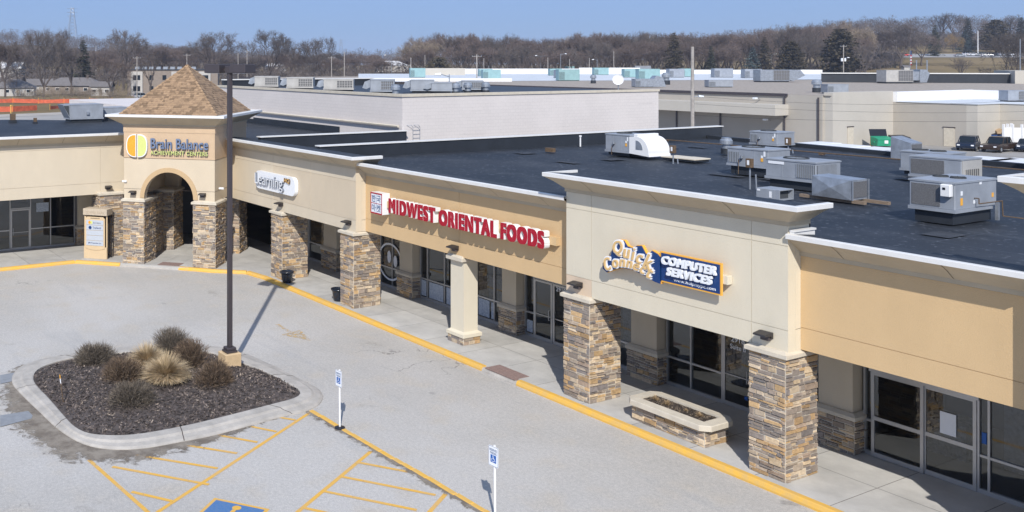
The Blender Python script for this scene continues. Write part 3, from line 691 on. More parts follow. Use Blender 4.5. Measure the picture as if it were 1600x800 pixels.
for i,(x0,x1,y1) in enumerate(((-40.40,-39.36,23.85),(-34.30,-33.31,23.80),(-21.62,-20.61,23.78),(-15.38,-14.43,23.73),(-9.2,-8.2,23.75),(-2.5,-1.5,23.75))):
    column(mall,T,x0,x1,22.46,y1,z1=3.2,seed=20+i,capz=3.36)
# plain stucco pillar
mb=MB(); mb.box(-27.83,-27.10,23.10,23.76,.5,3.22); pl=mb.build('stucco_pillar',M['stucco_grey'],mall)
mb=MB(); stone_box(mb,-27.90,-27.04,23.04,23.80,.14,.42,random.Random(5)); mb.build('pillar_foot',[M['stone'],M['mortar']],pl)
mb=MB(); cap_box(mb,-27.83,-27.10,23.10,23.76,.42,.62,.12); mb.build('pillar_base',M['stucco_grey'],pl)
mb=MB(); cap_box(mb,-27.83,-27.10,23.02,23.76,3.2,3.40,.09); mb.build('column_cap',M['cap'],pl)
for i,(x0,x1) in enumerate(((-40.9,-39.55),(-34.55,-33.47),(-28.0,-27.08),(-21.9,-20.74),(-15.65,-14.58))):
    pier(mall,T,x0,x1,25.62,26.16,3.4,50+i,M['stucco_cream'])
Y=26.1
storefront(mall,T,Y,-46.5,-40.9,[-45.0,-43.9,-42.8],rail=1.07,doors=[(-43.9+.03,-42.8-.03,'l')])
storefront(mall,T,Y,-39.55,-34.55,[-38.6,-37.4,-36.4,-35.5])
storefront(mall,T,Y,-33.47,-28.0,[-32.95,-31.8,-30.9,-29.8,-28.75])
storefront(mall,T,Y,-27.08,-21.9,[-26.58,-25.62,-24.66,-23.4],doors=[(-26.55,-25.64,'l'),(-25.60,-24.69,'r')])
storefront(mall,T,Y,-20.74,-15.65,[-19.83,-18.74,-17.72,-16.7],doors=[(-18.70,-17.75,'l'),(-17.69,-16.74,'r')])
storefront(mall,T,Y,-14.58,-6.0,[-14.36,-11.9,-11.68,-10.2,-8.2],rail=1.05,doors=[(-14.34,-13.08,'slide','front'),(-13.12,-11.93,'slide')])
mb=MB(); mb.box(-14.40,-11.86,Y-.13,Y-.07,2.38,2.56); mb.build('door_header',M['alum'],mall)
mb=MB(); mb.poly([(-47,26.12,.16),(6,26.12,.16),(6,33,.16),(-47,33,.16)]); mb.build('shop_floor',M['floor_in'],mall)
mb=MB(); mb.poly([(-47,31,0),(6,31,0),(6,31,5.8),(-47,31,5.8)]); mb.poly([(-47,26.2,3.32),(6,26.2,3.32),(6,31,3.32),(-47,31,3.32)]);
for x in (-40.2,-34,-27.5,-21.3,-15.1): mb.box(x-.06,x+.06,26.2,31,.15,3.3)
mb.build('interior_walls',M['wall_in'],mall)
mb=MB(); rr=random.Random(2)                           # shelves and counters seen through the glass
for x0,x1 in ((-39,-35.5),(-33,-28.5),(-27,-22.5),(-20,-16.5),(-14,-8)):
    x=x0
    while x<x1:
        l=rr.uniform(.5,1.3); mb.box(x,x+l,27.2+rr.random(),28.4+rr.random()*.5,.16,rr.uniform(.7,1.9)); x+=l+rr.uniform(.1,.9)
mb.build('shelving',M['shelf'],mall)
# posters / decals on the glass
def onpane(name,x0,x1,z0,z1,m,y=26.085): 
    mb=MB(); mb.box(x0,x1,y-.006,y-.002,z0,z1); return mb.build(name,m,mall)
for x0,x1,z0,z1 in ((-32.85,-31.9,.28,.98),(-31.7,-31.0,.28,.98),(-29.7,-29.05,.30,.98),(-28.95,-28.8,.3,.95),(-26.98,-26.68,.30,.75),(-33.40,-33.05,.3,.98)): onpane('window_poster',x0,x1,z0,z1,M['poster'])
onpane('window_poster',-12.72,-12.36,1.32,1.86,M['signwhite'],26.02); onpane('window_poster',-11.84,-11.74,1.35,1.62,M['blue'])
onpane('door_sticker',-17.98,-17.88,.5,.6,M['blue'],26.02)
mb=MB(); text_into(mb,'2918',-18.42,-17.98,2.12,2.28,26.022,.004,0,0,off=.01); text_into(mb,'Suite B',-18.45,-17.93,1.90,2.05,26.022,.004,0,0,off=.01); mb.build('suite_number',M['signwhite'],mall)
mb=MB(); text_into(mb,'2918',-25.45,-24.98,2.14,2.30,26.022,.004,0,0,off=.01); mb.build('suite_number',M['signwhite'],mall)
def ringshape(mb,cx,cz,rx,rz,w,y,a0=0,a1=2*PI,n=30,mi=0):
    for k in range(n):
        t0=a0+(a1-a0)*k/n;t1=a0+(a1-a0)*(k+1)/n; P=[]
        for s_,t in ((1,t0),(1,t1),(0,t1),(0,t0)): P.append((cx+(rx-(0 if s_ else w))*math.cos(t),y,cz+(rz-(0 if s_ else w))*math.sin(t)))
        mb.poly(P,mi)
mb=MB(); ringshape(mb,-35.65,1.33,.92,.86,.09,26.04,R_(-165),R_(150)); ringshape(mb,-35.72,1.55,.14,.28,.14,26.04); ringshape(mb,-35.25,1.42,.14,.26,.14,26.04); mb.build('window_emblem',M['signwhite'],mall)
# roof, back wall, rear kerb
mb=MB(); mb.poly([(-45.2,23.4,5.98),(6,23.2,5.98),(6,45.2,5.9),(-37.6,51.0,5.9),(-45.2,52,5.9)]); mb.build('roof',M['membrane'],mall)
mb=MB(); rr=random.Random(12)
for k in range(16):
    x=rr.uniform(-36,-4); y=rr.uniform(26,46); w_=rr.uniform(.5,1.6); h_=rr.uniform(.4,1.1); mb=MB(); mb.poly([(x,y,5.992+k*.0005),(x+w_,y,5.992+k*.0005),(x+w_,y+h_,5.99+k*.0005),(x,y+h_,5.99+k*.0005)]); mb.build('roof_patch',M['patch'],mall)
mb=MB(); mb.poly([(6,45.3,0),(-37.6,51.1,0),(-37.6,51.1,5.88),(6,45.3,5.88)]); mb.poly([(6,22.6,0),(6,45.3,0),(6,45.3,5.88),(6,22.6,5.88)]); mb.build('rear_wall',M['bldg_tan'],mall)
mb=MB(); A=Vector((-37.5,51.0,0)); B=Vector((6,45.2,0))
mb.prism([(A.x,A.y-.3),(B.x,B.y-.3),(B.x,B.y+.05),(A.x,A.y+.05)],5.8,6.10); mb.build('roof_edge_kerb',M['flash'],mall)
def firewall(x0,x1,y0,y1,z0,zt,name):
    mb=MB(); mb.box(x0,x1,y0,y1,z0,zt); w_=mb.build(name,M['flash'],mall); mb=MB(); mb.box(x0-.06,x1+.06,y0-.06,y1+.06,zt,zt+.05); mb.build('parapet_coping',M['coping'],w_)
firewall(-37.85,-37.55,23.45,52.2,5.9,6.57,'fire_wall'); firewall(-43.9,-43.6,23.6,33.0,5.9,6.57,'fire_wall')
# downpipe conduit along the roof
mb=MB(); 
for k in range(9): mb.box(-37+k*4.5,-36.8+k*4.5,46.2,46.45,5.95,6.02)
mb.path([(-37.4,46.3,6.05),(-10,46.3,6.05)],.03); mb.build('roof_conduit',M['rust'],mall)
# ================================================================ LEFT WING
TL=Matrix.Rotation(PI/2,4,'Z')
wing=thing('shop_wing','cream stucco shop wing left of the tower with a glass storefront under its walkway','shop building',(-52,8,0))
block(wing,TL,-10,19.3,48.8,3.46,6.73,M['stucco_cream'],[4.05,5.93],[3,9.5,16.7],dl=None,dr=None,dep=.8)
column(wing,TL,16.58,17.85,48.5,49.85,z1=3.42,seed=71,capz=3.58)
column(wing,TL,8.2,9.3,48.5,49.85,z1=3.42,seed=72,capz=3.58)
pier(wing,TL,16.55,17.9,52.3,52.72,3.6,80,M['stucco_cream'])
storefront(wing,TL,52.66,5,16.5,[6.5,8.0,9.5,11.1,12.84,13.97,15.1],rail=1.25,doors=[(12.87,13.94,'r')])
mb=MB(); mb.M=TL; mb.poly([(2,52.68,.16),(17,52.68,.16),(17,57,.16),(2,57,.16)]); mb.build('shop_floor',M['floor_in'],wing)
mb=MB(); mb.M=TL; mb.poly([(2,56,0),(22,56,0),(22,56,5.8),(2,56,5.8)]); mb.box(1.9,5,52.6,52.75,.15,3.5); mb.box(16.5,24,52.62,52.8,.15,3.5); mb.build('interior_walls',M['wall_in'],wing)
mb=MB(); mb.M=TL; mb.box(14.3,15.0,52.63,52.645,2.15,2.65); mb.build('window_poster',M['poster'],wing)
mb=MB(); mb.poly([(-49.5,-30,5.98),(-75.2,-30,5.98),(-75.2,18,5.98),(-71,24,5.98),(-71,33,5.98),(-44,33,5.98),(-44,23.4,5.98),(-49.5,19,5.98)]); mb.build('roof',M['membrane'],wing)
mb=MB(); mb.poly([(-75.2,-30,0),(-75.2,18,0),(-75.2,18,5.96),(-75.2,-30,5.96)]); mb.poly([(-75.2,18,0),(-71,24,0),(-71,24,5.96),(-75.2,18,5.96)]); mb.poly([(-71,24,0),(-71,33,0),(-71,33,5.96),(-71,24,5.96)]); mb.build('rear_wall',M['bldg_grey'],wing)
# ================================================================ TOWER
tower=thing('entrance_tower','square entrance tower with an arch, stone legs and a brown shingled pyramid roof','tower',(-46.6,20.8,0))
TT=T45; TW=2.47; TD=5.2
mb=MB(); mb.M=TT
# front wall with arch opening, 0.3 thick
ra=1.35; zs=3.55; n=20
def arch_panel(mb,yf,yb,side):
    out=[(-TW,3.48),(-TW,7.05),(TW,7.05),(TW,3.48),(ra,3.48)]+[(ra*math.cos(PI*k/n),zs+ra*math.sin(PI*k/n)) for k in range(n+1)]+[(-ra,3.48)]
    mb.yprism(out,yf,yb)
arch_panel(mb,0,.35,0)
mb.box(TW-.3,TW,.352,TD-.352,3.48,7.05); mb.box(-TW,-TW+.3,.352,TD-.352,3.48,7.05); 
mb.build('tower_wall',M['stucco_tower'],tower)
mb=MB(); mb.M=TT; arch_panel(mb,TD-.35,TD,0); mb.box(-TW+.31,TW-.31,.36,TD-.36,5.6,5.7); mb.build('tower_wall',M['stucco_tower'],tower)
mb=MB(); mb.M=TT                                       # proud bands
mb.box(-TW-.03,TW+.03,-.032,TD+.03,6.90,7.26); mb.box(-TW-.012,TW+.012,-.014,.0,5.58,6.885); mb.box(TW,TW+.012,0,TD,5.58,6.885)
mb.build('sign_band',M['stucco_band'],tower)
mb=MB(); mb.M=TT
for z in (3.98,5.56): mb.box(-TW-.004,TW+.004,-.006,.01,z,z+.012); mb.box(TW-.01,TW+.006,0,TD,z,z+.012)
mb.build('groove_shade_line',M['dark_joint'],tower)  # no slots cut: thin dark battens painted for the shade in the grooves
mb=MB(); mb.M=TT
for k in range(n):
    t0=PI*k/n;t1=PI*(k+1)/n; pts=[(r*math.cos(t),zs+r*math.sin(t)) for r,t in ((ra-.01,t0),(1.57,t0),(1.57,t1),(ra-.01,t1))]; mb.yprism(pts,-.045,.0)
mb.build('arch_trim',M['arch_trim'],tower)
for i,(x0,x1,y0,y1) in enumerate(((-TW-.03,-1.37,-.03,1.5),(1.34,TW+.03,-.03,1.5),(-TW-.03,-1.30,3.85,TD+.05),(1.34,TW+.03,3.85,TD+.05))):
    column(tower,TT,x0,x1,y0,y1,z1=3.33,seed=90+i,capz=3.5)
column(tower,TT,-TW,-1.9,1.5,3.86,z1=3.33,seed=99,cap=False,sides=(1,3))
def tring(o): return [(-TW-.03-o,-.03-o),(TW+.03+o,-.03-o),(TW+.03+o,TD+.03+o),(-TW-.03-o,TD+.03+o)]
mb=MB(); mb.M=TT; loft(mb,tring,[(0,7.24),(.03,7.24),(.03,7.30),(.42,7.55),(.66,7.70)],closed=True); mb.build('cornice',M['cornice'],tower)
mb=MB(); mb.M=TT; loft(mb,tring,[(.62,7.70),(.70,7.705),(.705,7.82),(.64,7.835),(.55,7.80),(.2,7.81)],closed=True); mb.build('gutter_rim',M['coping'],tower)
mb=MB(); mb.M=TT; rr=random.Random(4)
cx,cy=0,TD/2; ox=TW+.22; oy=TD/2+.22; zb=7.78; za=10.32
for s_ in range(4):
    Mx=TT@Matrix.Translation((cx,cy,0))@Matrix.Rotation(s_*PI/2,4,'Z'); mb.M=Mx; hx,hy=(ox,oy) if s_%2==0 else (oy,ox)
    rows=27
    for j in range(rows):
        t0=j/rows;t1=(j+1)/rows; y0=-hy*(1-t0); y1=-hy*(1-t1); z0=zb+(za-zb)*t0; z1=zb+(za-zb)*t1; wh=hx*(1-t0)
        x=-wh-rr.random()*.2
        while x<wh:
            l=rr.choice((.13,.2,.26,.32)); a=max(-hx*(1-t0),x); b=min(wh,x+l); a1=max(a,-hx*(1-t1)); b1=min(b,hx*(1-t1))
            if b-a>.02:
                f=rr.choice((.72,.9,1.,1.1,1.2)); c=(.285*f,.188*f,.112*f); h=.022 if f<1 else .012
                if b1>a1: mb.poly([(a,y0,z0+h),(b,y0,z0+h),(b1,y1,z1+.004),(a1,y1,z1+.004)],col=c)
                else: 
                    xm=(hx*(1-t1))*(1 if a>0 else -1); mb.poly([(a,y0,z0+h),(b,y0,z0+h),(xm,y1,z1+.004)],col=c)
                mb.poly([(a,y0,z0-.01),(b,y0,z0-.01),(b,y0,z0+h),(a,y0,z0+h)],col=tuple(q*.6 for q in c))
            x+=l
    k=18
    for j in range(k):                                 # hip caps
        t=j/k; p=Vector((hx*(1-t),-hy*(1-t),zb+(za-zb)*t+.05)); q=Vector((hx*(1-t-1/k*1.05),-hy*(1-t-1/k*1.05),zb+(za-zb)*(t+1/k*1.05)+.035)); w_=.10; f=rr.uniform(.9,1.25); c=(.31*f,.205*f,.122*f)
        mb.poly([p+Vector((-w_*1.2,-.0,-.02)),p+Vector((0,0,.012)),q+Vector((0,0,.0)),q+Vector((-w_,0,-.03))],col=c)
        mb.poly([p+Vector((0,0,.012)),p+Vector((0,w_*1.2,-.02)),q+Vector((0,w_,-.03)),q],col=c)
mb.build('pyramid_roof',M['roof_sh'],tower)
mb=MB(); mb.M=TT; mb.poly([(-TW,0,7.7),(TW,0,7.7),(TW,TD,7.7),(-TW,TD,7.7)]); mb.build('tower_ceiling',M['soffit'],tower)
# ================================================================ SIGNS ON THE BUILDINGS
sg=thing('shop_sign','red channel letter sign MIDWEST ORIENTAL FOODS with a white Korean panel on the tan wall','sign',(-27,22.8,4.7))
mb=MB(); mb.box(-31.5,-22.35,22.86,23.045,4.60,4.86); mb.build('raceway',M['stucco_tan'],sg)
def word(t,x0,x1,z0,z1,off=.035,yf=22.62,d=.24): 
    mb=MB(); bold(mb,t,x0,x1,z0,z1,yf,d,0,1,.058,.034,space=1.2); o=mb.build('letters',[M['red'],M['white']],sg); return o
word('MIDWEST',-31.08,-28.12,4.47,5.06); word('ORIENTAL',-27.95,-24.82,4.45,5.04); word('FOODS',-24.66,-22.62,4.46,5.04)
mb=MB(); mb.box(-32.36,-31.56,22.66,23.045,4.30,5.16,0,bev=.01)
for a,b,c,d_ in ((-32.36,-31.56,4.30,4.35),(-32.36,-31.56,5.11,5.16),(-32.36,-32.32,4.35,5.11),(-31.60,-31.56,4.35,5.11)): mb.box(a,b,22.646,22.658,c,d_,1)
mb.box(-32.32,-31.6,22.650,22.658,4.715,4.735,1); mb.box(-31.97,-31.955,22.650,22.658,4.35,5.11,2)
pb=mb.build('panel_box',[M['signwhite'],M['red'],M['slate']],sg)
mb=MB()
for t,x0,z0 in (('\ud55c',-32.27,4.78),('\uad6d',-31.92,4.78),('\ub9c8',-32.27,4.40),('\ucf13',-31.92,4.40)): text_into(mb,t,x0,x0+.27,z0,z0+.28,22.646,.008,0,0,off=.012)
mb.build('panel_lettering',M['slate'],pb)
# Quick Connect
sg=thing('shop_sign','navy and gold sign reading Quick Connect COMPUTER SERVICES on the pale grey wall','sign',(-18,22.4,4.8))
mb=MB(); mb.box(-18.9,-15.92,22.36,22.545,4.72,4.95,bev=.01); mb.build('raceway',M['stucco_grey'],sg)
mb=MB(); mb.box(-17.95,-16.06,22.30,22.36,4.42,5.26,0); mb.box(-17.91,-16.10,22.292,22.299,4.46,5.22,1); bd=mb.build('board',[M['orange_edge'],M['navy']],sg)
SH=[(-19.93,4.40),(-19.78,4.32),(-19.55,4.44),(-19.2,4.56),(-18.8,4.56),(-18.45,4.48),(-18.1,4.38),(-17.93,4.36),(-17.93,5.08),(-18.02,5.16),(-18.2,5.22),(-18.28,5.12),(-18.42,5.10),(-18.56,5.30),(-18.72,5.27),(-18.82,5.17),(-19.05,5.20),(-19.17,5.34),(-19.38,5.33),(-19.56,5.12),(-19.62,4.86),(-19.82,4.72),(-19.93,4.55)]
def expand(P,e):
    cx=sum(p[0] for p in P)/len(P);cz=sum(p[1] for p in P)/len(P); out=[]
    n=len(P)
    for i in range(n):
        a=Vector((P[i-1][0],P[i-1][1]));b=Vector((P[(i+1)%n][0],P[(i+1)%n][1])); t=(b-a).normalized(); nn=Vector((t.y,-t.x))
        out.append((P[i][0]+nn.x*e,P[i][1]+nn.y*e))
    return out
mb=MB(); mb.yprism(expand(SH,.02),22.30,22.40,0); mb.yprism(SH,22.26,22.319,1); mb.build('script_board',[M['orange_edge'],M['navy']],sg)
def arc_word(t,pts,zsz,m_face,m_edge,yf):
    """letters one by one along an arc: pts = (x, z_base, height, width, rot)"""
    mb=MB(); mo=MB()
    for ch,(x,z,h,wd,r_) in zip(t,pts):
        bold(mb,ch,x-wd/2,x+wd/2,z,z+h,yf,.03,0,0,.012,.0,shear=.25,rot=r_); bold(mo,ch,x-wd/2-.03,x+wd/2+.03,z-.03,z+h+.03,yf+.04,.05,0,0,.042,.03,shear=.25,rot=r_)
    return mb,mo
q=[(-19.34,4.88,.44,.36,R_(4)),(-19.02,4.87,.26,.25,R_(2)),(-18.79,4.86,.34,.12,R_(-3)),(-18.58,4.80,.26,.22,R_(-8)),(-18.28,4.70,.42,.29,R_(-14))]
c_=[(-19.72,4.40,.36,.27,R_(22)),(-19.43,4.53,.22,.23,R_(15)),(-19.18,4.60,.21,.22,R_(6)),(-18.93,4.61,.21,.22,R_(-2)),(-18.69,4.58,.21,.21,R_(-9)),(-18.46,4.53,.21,.19,R_(-14)),(-18.23,4.44,.30,.19,R_(-16))]
for t,p in (('Quick',q),('Connect',c_)):
    a,b=arc_word(t,p,0,0,0,22.20); b.build('letter_outline',M['signwhite'],sg); a.build('letters',M['gold_pale'],sg)
mb=MB(); bold(mb,'COMPUTER',-17.84,-16.16,4.93,5.16,22.20,.07,0,0,.018,.010,shear=.15,space=1.12); bold(mb,'SERVICES',-17.68,-16.28,4.65,4.88,22.20,.07,0,0,.018,.010,shear=.15,space=1.12); mb.build('letters',M['signwhite'],sg)
mb=MB(); text_into(mb,'www.helpmypc.com',-17.50,-16.22,4.49,4.60,22.286,.005,0,0,off=.01); mb.build('web_address',M['signwhite'],sg)
# Learning HQ
sg=thing('shop_sign','rounded white plate sign reading Learning HQ on the cream wall','sign',(-39.9,22.4,4.7))
def rrect(x0,x1,z0,z1,r,n=6):
    P=[]
    for cx,cz,a0 in ((x1-r,z0+r,-90),(x1-r,z1-r,0),(x0+r,z1-r,90),(x0+r,z0+r,180)):
        for k in range(n+1): a=R_(a0+90*k/n); P.append((cx+r*math.cos(a),cz+r*math.sin(a)))
    return P
mb=MB(); mb.yprism(rrect(-41.85,-38.0,4.26,5.13,.30),22.36,22.54); mb.build('plate',M['signwhite'],sg)
mb=MB(); text_into(mb,'Learning',-41.72,-38.98,4.34,5.02,22.24,.115,0,1,off=-.004); mb.build('letters',[M['signwhite'],M['grayletter']],sg)
mb=MB(); text_into(mb,'HQ',-38.92,-38.40,4.80,5.04,22.29,.065,0,1,off=.01); mb.build('letters',[M['gold'],M['rust']],sg)
# Brain Balance (tower, rotated frame)
sg=thing('shop_sign','orange and lime oval emblem with blue grey Brain Balance lettering on the tower','sign',(-45,18.8,6.2))
mb=MB(); mb.M=T45
def half(x0,x1,z0,z1,left,y0,y1,mi):
    P=[]; n=14; xc=x1 if left else x0; rx=abs(x1-x0); rz=(z1-z0)/2; cz=(z0+z1)/2
    for k in range(n+1):
        a=R_(90+180*k/n) if left else R_(-90+180*k/n); P.append((xc+rx*math.copysign(abs(math.cos(a))**.75,math.cos(a)),cz+rz*math.copysign(abs(math.sin(a))**.8,math.sin(a))))
    return P
e=.045
for left,x0,x1,mi in ((True,-2.28,-1.74,1),(False,-1.66,-1.12,2)):
    P=half(x0,x1,5.62,6.80,left,0,0,0)[::1]; mb.yprism(P,-.16,-.02,0)
    P=half(x0+(e if left else e*.6),x1-(e*.6 if left else e),5.62+e,6.80-e,left,0,0,0); mb.yprism(P,-.168,-.161,mi)
mb.build('emblem',[M['signwhite'],M['orangeface'],M['lime']],sg)
mb=MB(); mb.M=T45; bold(mb,'Brain Balance',-.95,2.16,6.08,6.60,-.15,.10,0,1,.007,.003,space=1.03); mb.build('letters',[M['slate'],M['slate']],sg)
mb=MB(); mb.M=T45; bold(mb,'ACHIEVEMENT CENTERS',-.95,2.14,5.78,5.98,-.15,.10,0,1,.004,.0,space=1.08); mb.build('letters',[M['lime'],M['grayletter']],sg)
# wall lamps
def lamp(T,label,x,y,z):
    p=T@Vector((x,y,z)); t=thing('wall_lamp',label,'wall lamp',p,0,'box shaped wall lamps over the columns')
    mb=MB(); mb.M=T@Matrix.Translation((x,y,z)); mb.xprism([(0,-.07),(0,.09),(-.08,.10),(-.33,.06),(-.35,.02),(-.10,-.0)],-.16,.16); mb.build('lamp_hood',M['darkmetal'],t)
    mb=MB(); mb.M=T@Matrix.Translation((x,y,z)); mb.box(-.11,.11,-.12,-.005,-.12,-.02); mb.build('lamp_housing',M['bronze'],t)
lamp(I4,'dark box lamp on the cream wall above the column with the plant pot beside it',-39.55,22.53,3.72)
lamp(I4,'dark box lamp at the right end of the cream wall beside the red letter sign',-33.75,22.53,3.70)
lamp(I4,'dark box lamp on the tan wall above the plain stucco pillar',-27.45,23.03,3.66)
lamp(I4,'dark box lamp on the peach panel at the left end of the pale grey wall',-21.1,22.53,3.66)
lamp(I4,'dark box lamp over the stone column at the right end of the pale grey wall',-14.95,22.53,3.66)
lamp(T45,'dark box lamp left of the tower arch',-1.93,-.02,3.80); lamp(T45,'dark box lamp right of the tower arch',1.86,-.02,3.82)
lamp(TL,'dark box lamp on the left shop wing over its stone column',17.1,48.78,3.80)
for lab,T,x,y,z in (('small white security camera on the right side wall of the tower',T45,2.49,.55,4.1),('small white security camera at the left edge of the tower',T45,-2.6,.02,4.35)):
    p=T@Vector((x,y,z)); t=thing('security_camera',lab,'security camera',p); mb=MB(); mb.M=T@Matrix.Translation((x,y,z)); mb.tube((0,0,0),(.12,-.06,.0),.02); mb.build('bracket',M['white'],t); mb=MB(); mb.M=T@Matrix.Translation((x,y,z)); mb.box(.05,.30,-.12,-.02,-.04,.06,bev=.015); mb.build('housing',M['white'],t)
# ================================================================ DIRECTORY SIGN
dsg=thing('directory_sign','tan freestanding tenant directory cabinet with five name strips by the left wing column','directory sign',(-48.2,16.4,.15))
a=Vector((-48.78,15.78,0)); b=Vector((-47.80,16.70,0)); ang=math.atan2(b.y-a.y,b.x-a.x); DW=(b-a).length
TDS=Matrix.Translation((a.x,a.y,.15))@Matrix.Rotation(ang,4,'Z'); TANM=mat('sign_tan',(.62,.47,.29),.7,0,.05,2)
Hh=2.62
mb=MB(); mb.M=TDS; mb.box(0,DW,0,.06,0,.62,bev=.01); mb.box(.06,.11,.06,.5,0,2.2); 
mb.build('lower_panel',TANM,dsg)
for x in (0,DW-.06):
    for y in (0,.50): 
        mb=MB(); mb.M=TDS; mb.box(x,x+.06,y+.062,y+.12,0,2.3); mb.build('post',TANM if y==0 else M['darkmetal'],dsg)
mb=MB(); mb.M=TDS; mb.box(.12,DW-.12,.55,.57,.1,2.2); mb.build('rear_mesh',M['darkmetal'],dsg)
mb=MB(); mb.M=TDS; mb.yprism([(.1,.55)]+[(.1+(DW-.2)*k/10,.55-.09*math.sin(PI*k/10)) for k in range(1,10)]+[(DW-.1,.55),(DW-.1,2.1),(DW-.22,2.2),(.22,2.2),(.1,2.1)],-.03,.03); mb.build('face_panel',TANM,dsg)
mb=MB(); mb.M=TDS; mb.box(-.03,DW+.03,-.05,.62,2.28,2.62,bev=.015); hd=mb.build('header',mat('header_sand',(.50,.42,.32),.8,0,.12,9),dsg)
mb=MB(); mb.M=TDS; text_into(mb,'TOWER PARK',.12,DW-.1,2.36,2.50,-.056,.006,0,0); mb.build('header_lettering',mat('worn_lettering',(.42,.34,.25),.9),hd)
mb=MB(); mb.M=TDS; [mb.box(.42+k*.06,.46+k*.06,-.036,-.031,2.11,2.15) for k in range(9)]; mb.build('small_lettering',M['darkmetal'],dsg)
for k in range(5):
    z0=.70+k*.27; mb=MB(); mb.M=TDS; mb.box(.17,DW-.17,-.05,-.031,z0,z0+.25,bev=.004); st=mb.build('name_strip',mat('strip_blue_grey',(.47,.51,.57),.5) if k==0 else bpy.data.materials['strip_blue_grey'],dsg)
    mb=MB(); mb.M=TDS
    if k==0: text_into(mb,'JMS Properties, Inc.',.28,DW-.28,z0+.08,z0+.17,-.055,.004,0,0,off=.01); mb.build('strip_lettering',M['navy'],st)
    if k==3: text_into(mb,'TruNorth',.55,DW-.3,z0+.07,z0+.18,-.055,.004,0,0,off=.01); mb.yprism([(.40+.09*math.cos(t*PI/8),z0+.125+.09*math.sin(t*PI/8)) for t in range(16)],-.055,-.05); mb.build('strip_lettering',M['navy'],st)
    if k==4: text_into(mb,'Brain Balance',.58,DW-.3,z0+.07,z0+.17,-.055,.004,1,1); mb.yprism([(.36+.07*math.cos(t*PI/8),z0+.125+.09*math.sin(t*PI/8)) for t in range(16)],-.055,-.0505,2);mb.yprism([(.47+.07*math.cos(t*PI/8),z0+.125+.09*math.sin(t*PI/8)) for t in range(16)],-.055,-.05,3); mb.build('strip_lettering',[M['navy'],M['grayletter'],M['orangeface'],M['lime']],st)
# ================================================================ PLANTER AND POTS
pt=thing('stone_planter','long low stone planter with a pale cap and dry plants between the two front columns','planter',(-17.95,23.05,.15))
mb=MB(); stone_box(mb,-19.15,-16.80,22.62,23.60,.14,.62,random.Random(31)); mb.build('planter_wall',[M['stone'],M['mortar']],pt)
mb=MB(); x0,x1,y0,y1=-19.32,-16.62,22.45,23.77; i0,i1,j0,j1=-19.02,-16.92,22.76,23.46; ch=.22
def octo(x0,x1,y0,y1,c): return [(x0+c,y0),(x1-c,y0),(x1,y0+c),(x1,y1-c),(x1-c,y1),(x0+c,y1),(x0,y1-c),(x0,y0+c)]
def inn(): return [(i0,j0),(i1,j0),(i1,j0),(i1,j1),(i1,j1),(i0,j1),(i0,j1),(i0,j0)]
O=octo(x0,x1,y0,y1,ch); I_=inn()
lv=[(O,.62),(O,.76)]; 
A=[mb.vert((p[0],p[1],.62)) for p in O]; B=[mb.vert((p[0],p[1],.75)) for p in O]; B2=[mb.vert((p[0]*.985+(-17.97)*.015,p[1]*.985+23.11*.015,.77)) for p in O]; Cc=[mb.vert((p[0],p[1],.785)) for p in I_]; Dd=[mb.vert((p[0],p[1],.62)) for p in I_]
for P_,Q_ in ((A,B),(B,B2),(B2,Cc),(Cc,Dd)):
    for k in range(8):
        j=(k+1)%8; mb.face((P_[k],P_[j],Q_[j],Q_[k]))
mb.face(A[::-1]); mb.build('planter_cap',M['cap'],pt)
mb=MB(); 
for i in range(20):
    for j in range(6):
        f=lambda a,b:(i0+(i1-i0)*a/20,j0+(j1-j0)*b/6,.73+.02*noise.noise(Vector((a*.9,b*.9,0)))); mb.poly([f(i,j),f(i+1,j),f(i+1,j+1),f(i,j+1)],col=(.06,.045,.035))
rr=random.Random(8)
for i in range(500):
    x=rr.uniform(i0+.03,i1-.03);y=rr.uniform(j0+.03,j1-.03); l=.03; a=rr.uniform(0,PI); d=Vector((math.cos(a),math.sin(a),.2))*l; n_=Vector((-d.y,d.x,0))*.35; P=Vector((x,y,.75)); mb.poly([P-d-n_,P+d-n_,P+d+n_,P-d+n_],col=rr.choice([(.03,.025,.02),(.12,.09,.07),(.22,.17,.12)]))
mb.build('planter_soil',M['chip'],pt)
def tuft(name,label,cat,x,y,z,r,h,n,seed,cols,wd=.006,lean=.9,group=None,mm=None,curl=.35):
    r_=random.Random(seed); mb=MB()
    for i in range(n):
        a=r_.uniform(0,2*PI); q=r_.random()**.6; tilt=q*lean; L=h*r_.uniform(.6,1.12)*(1-.15*q); bx=r*.3*q*math.cos(a)*r_.random(); by=r*.3*q*math.sin(a)*r_.random()
        p=Vector((x+bx,y+by,z)); d=Vector((math.cos(a)*math.sin(tilt),math.sin(a)*math.sin(tilt),math.cos(tilt))); s_=Vector((-math.sin(a),math.cos(a),r_.uniform(-.3,.3)))*wd
        c=r_.choice(cols); f=r_.uniform(.75,1.25); c=tuple(v*f for v in c); q1=p+d*L*.55; d2=(d+Vector((math.cos(a)*curl*q,math.sin(a)*curl*q,-curl*q*.6))).normalized(); q2=q1+d2*L*.5
        mb.poly([p-s_,p+s_,q1+s_*.8,q1-s_*.8],col=c); mb.poly([q1-s_*.8,q1+s_*.8,q2+s_*.15,q2-s_*.15],col=c)
    o=mb.build(name,M['shrub']); 
    # origin at the base of the plant
    for v in o.data.vertices: v.co-=Vector((x,y,z))
    o.location=(x,y,z); tag(o,label,cat,group); return o
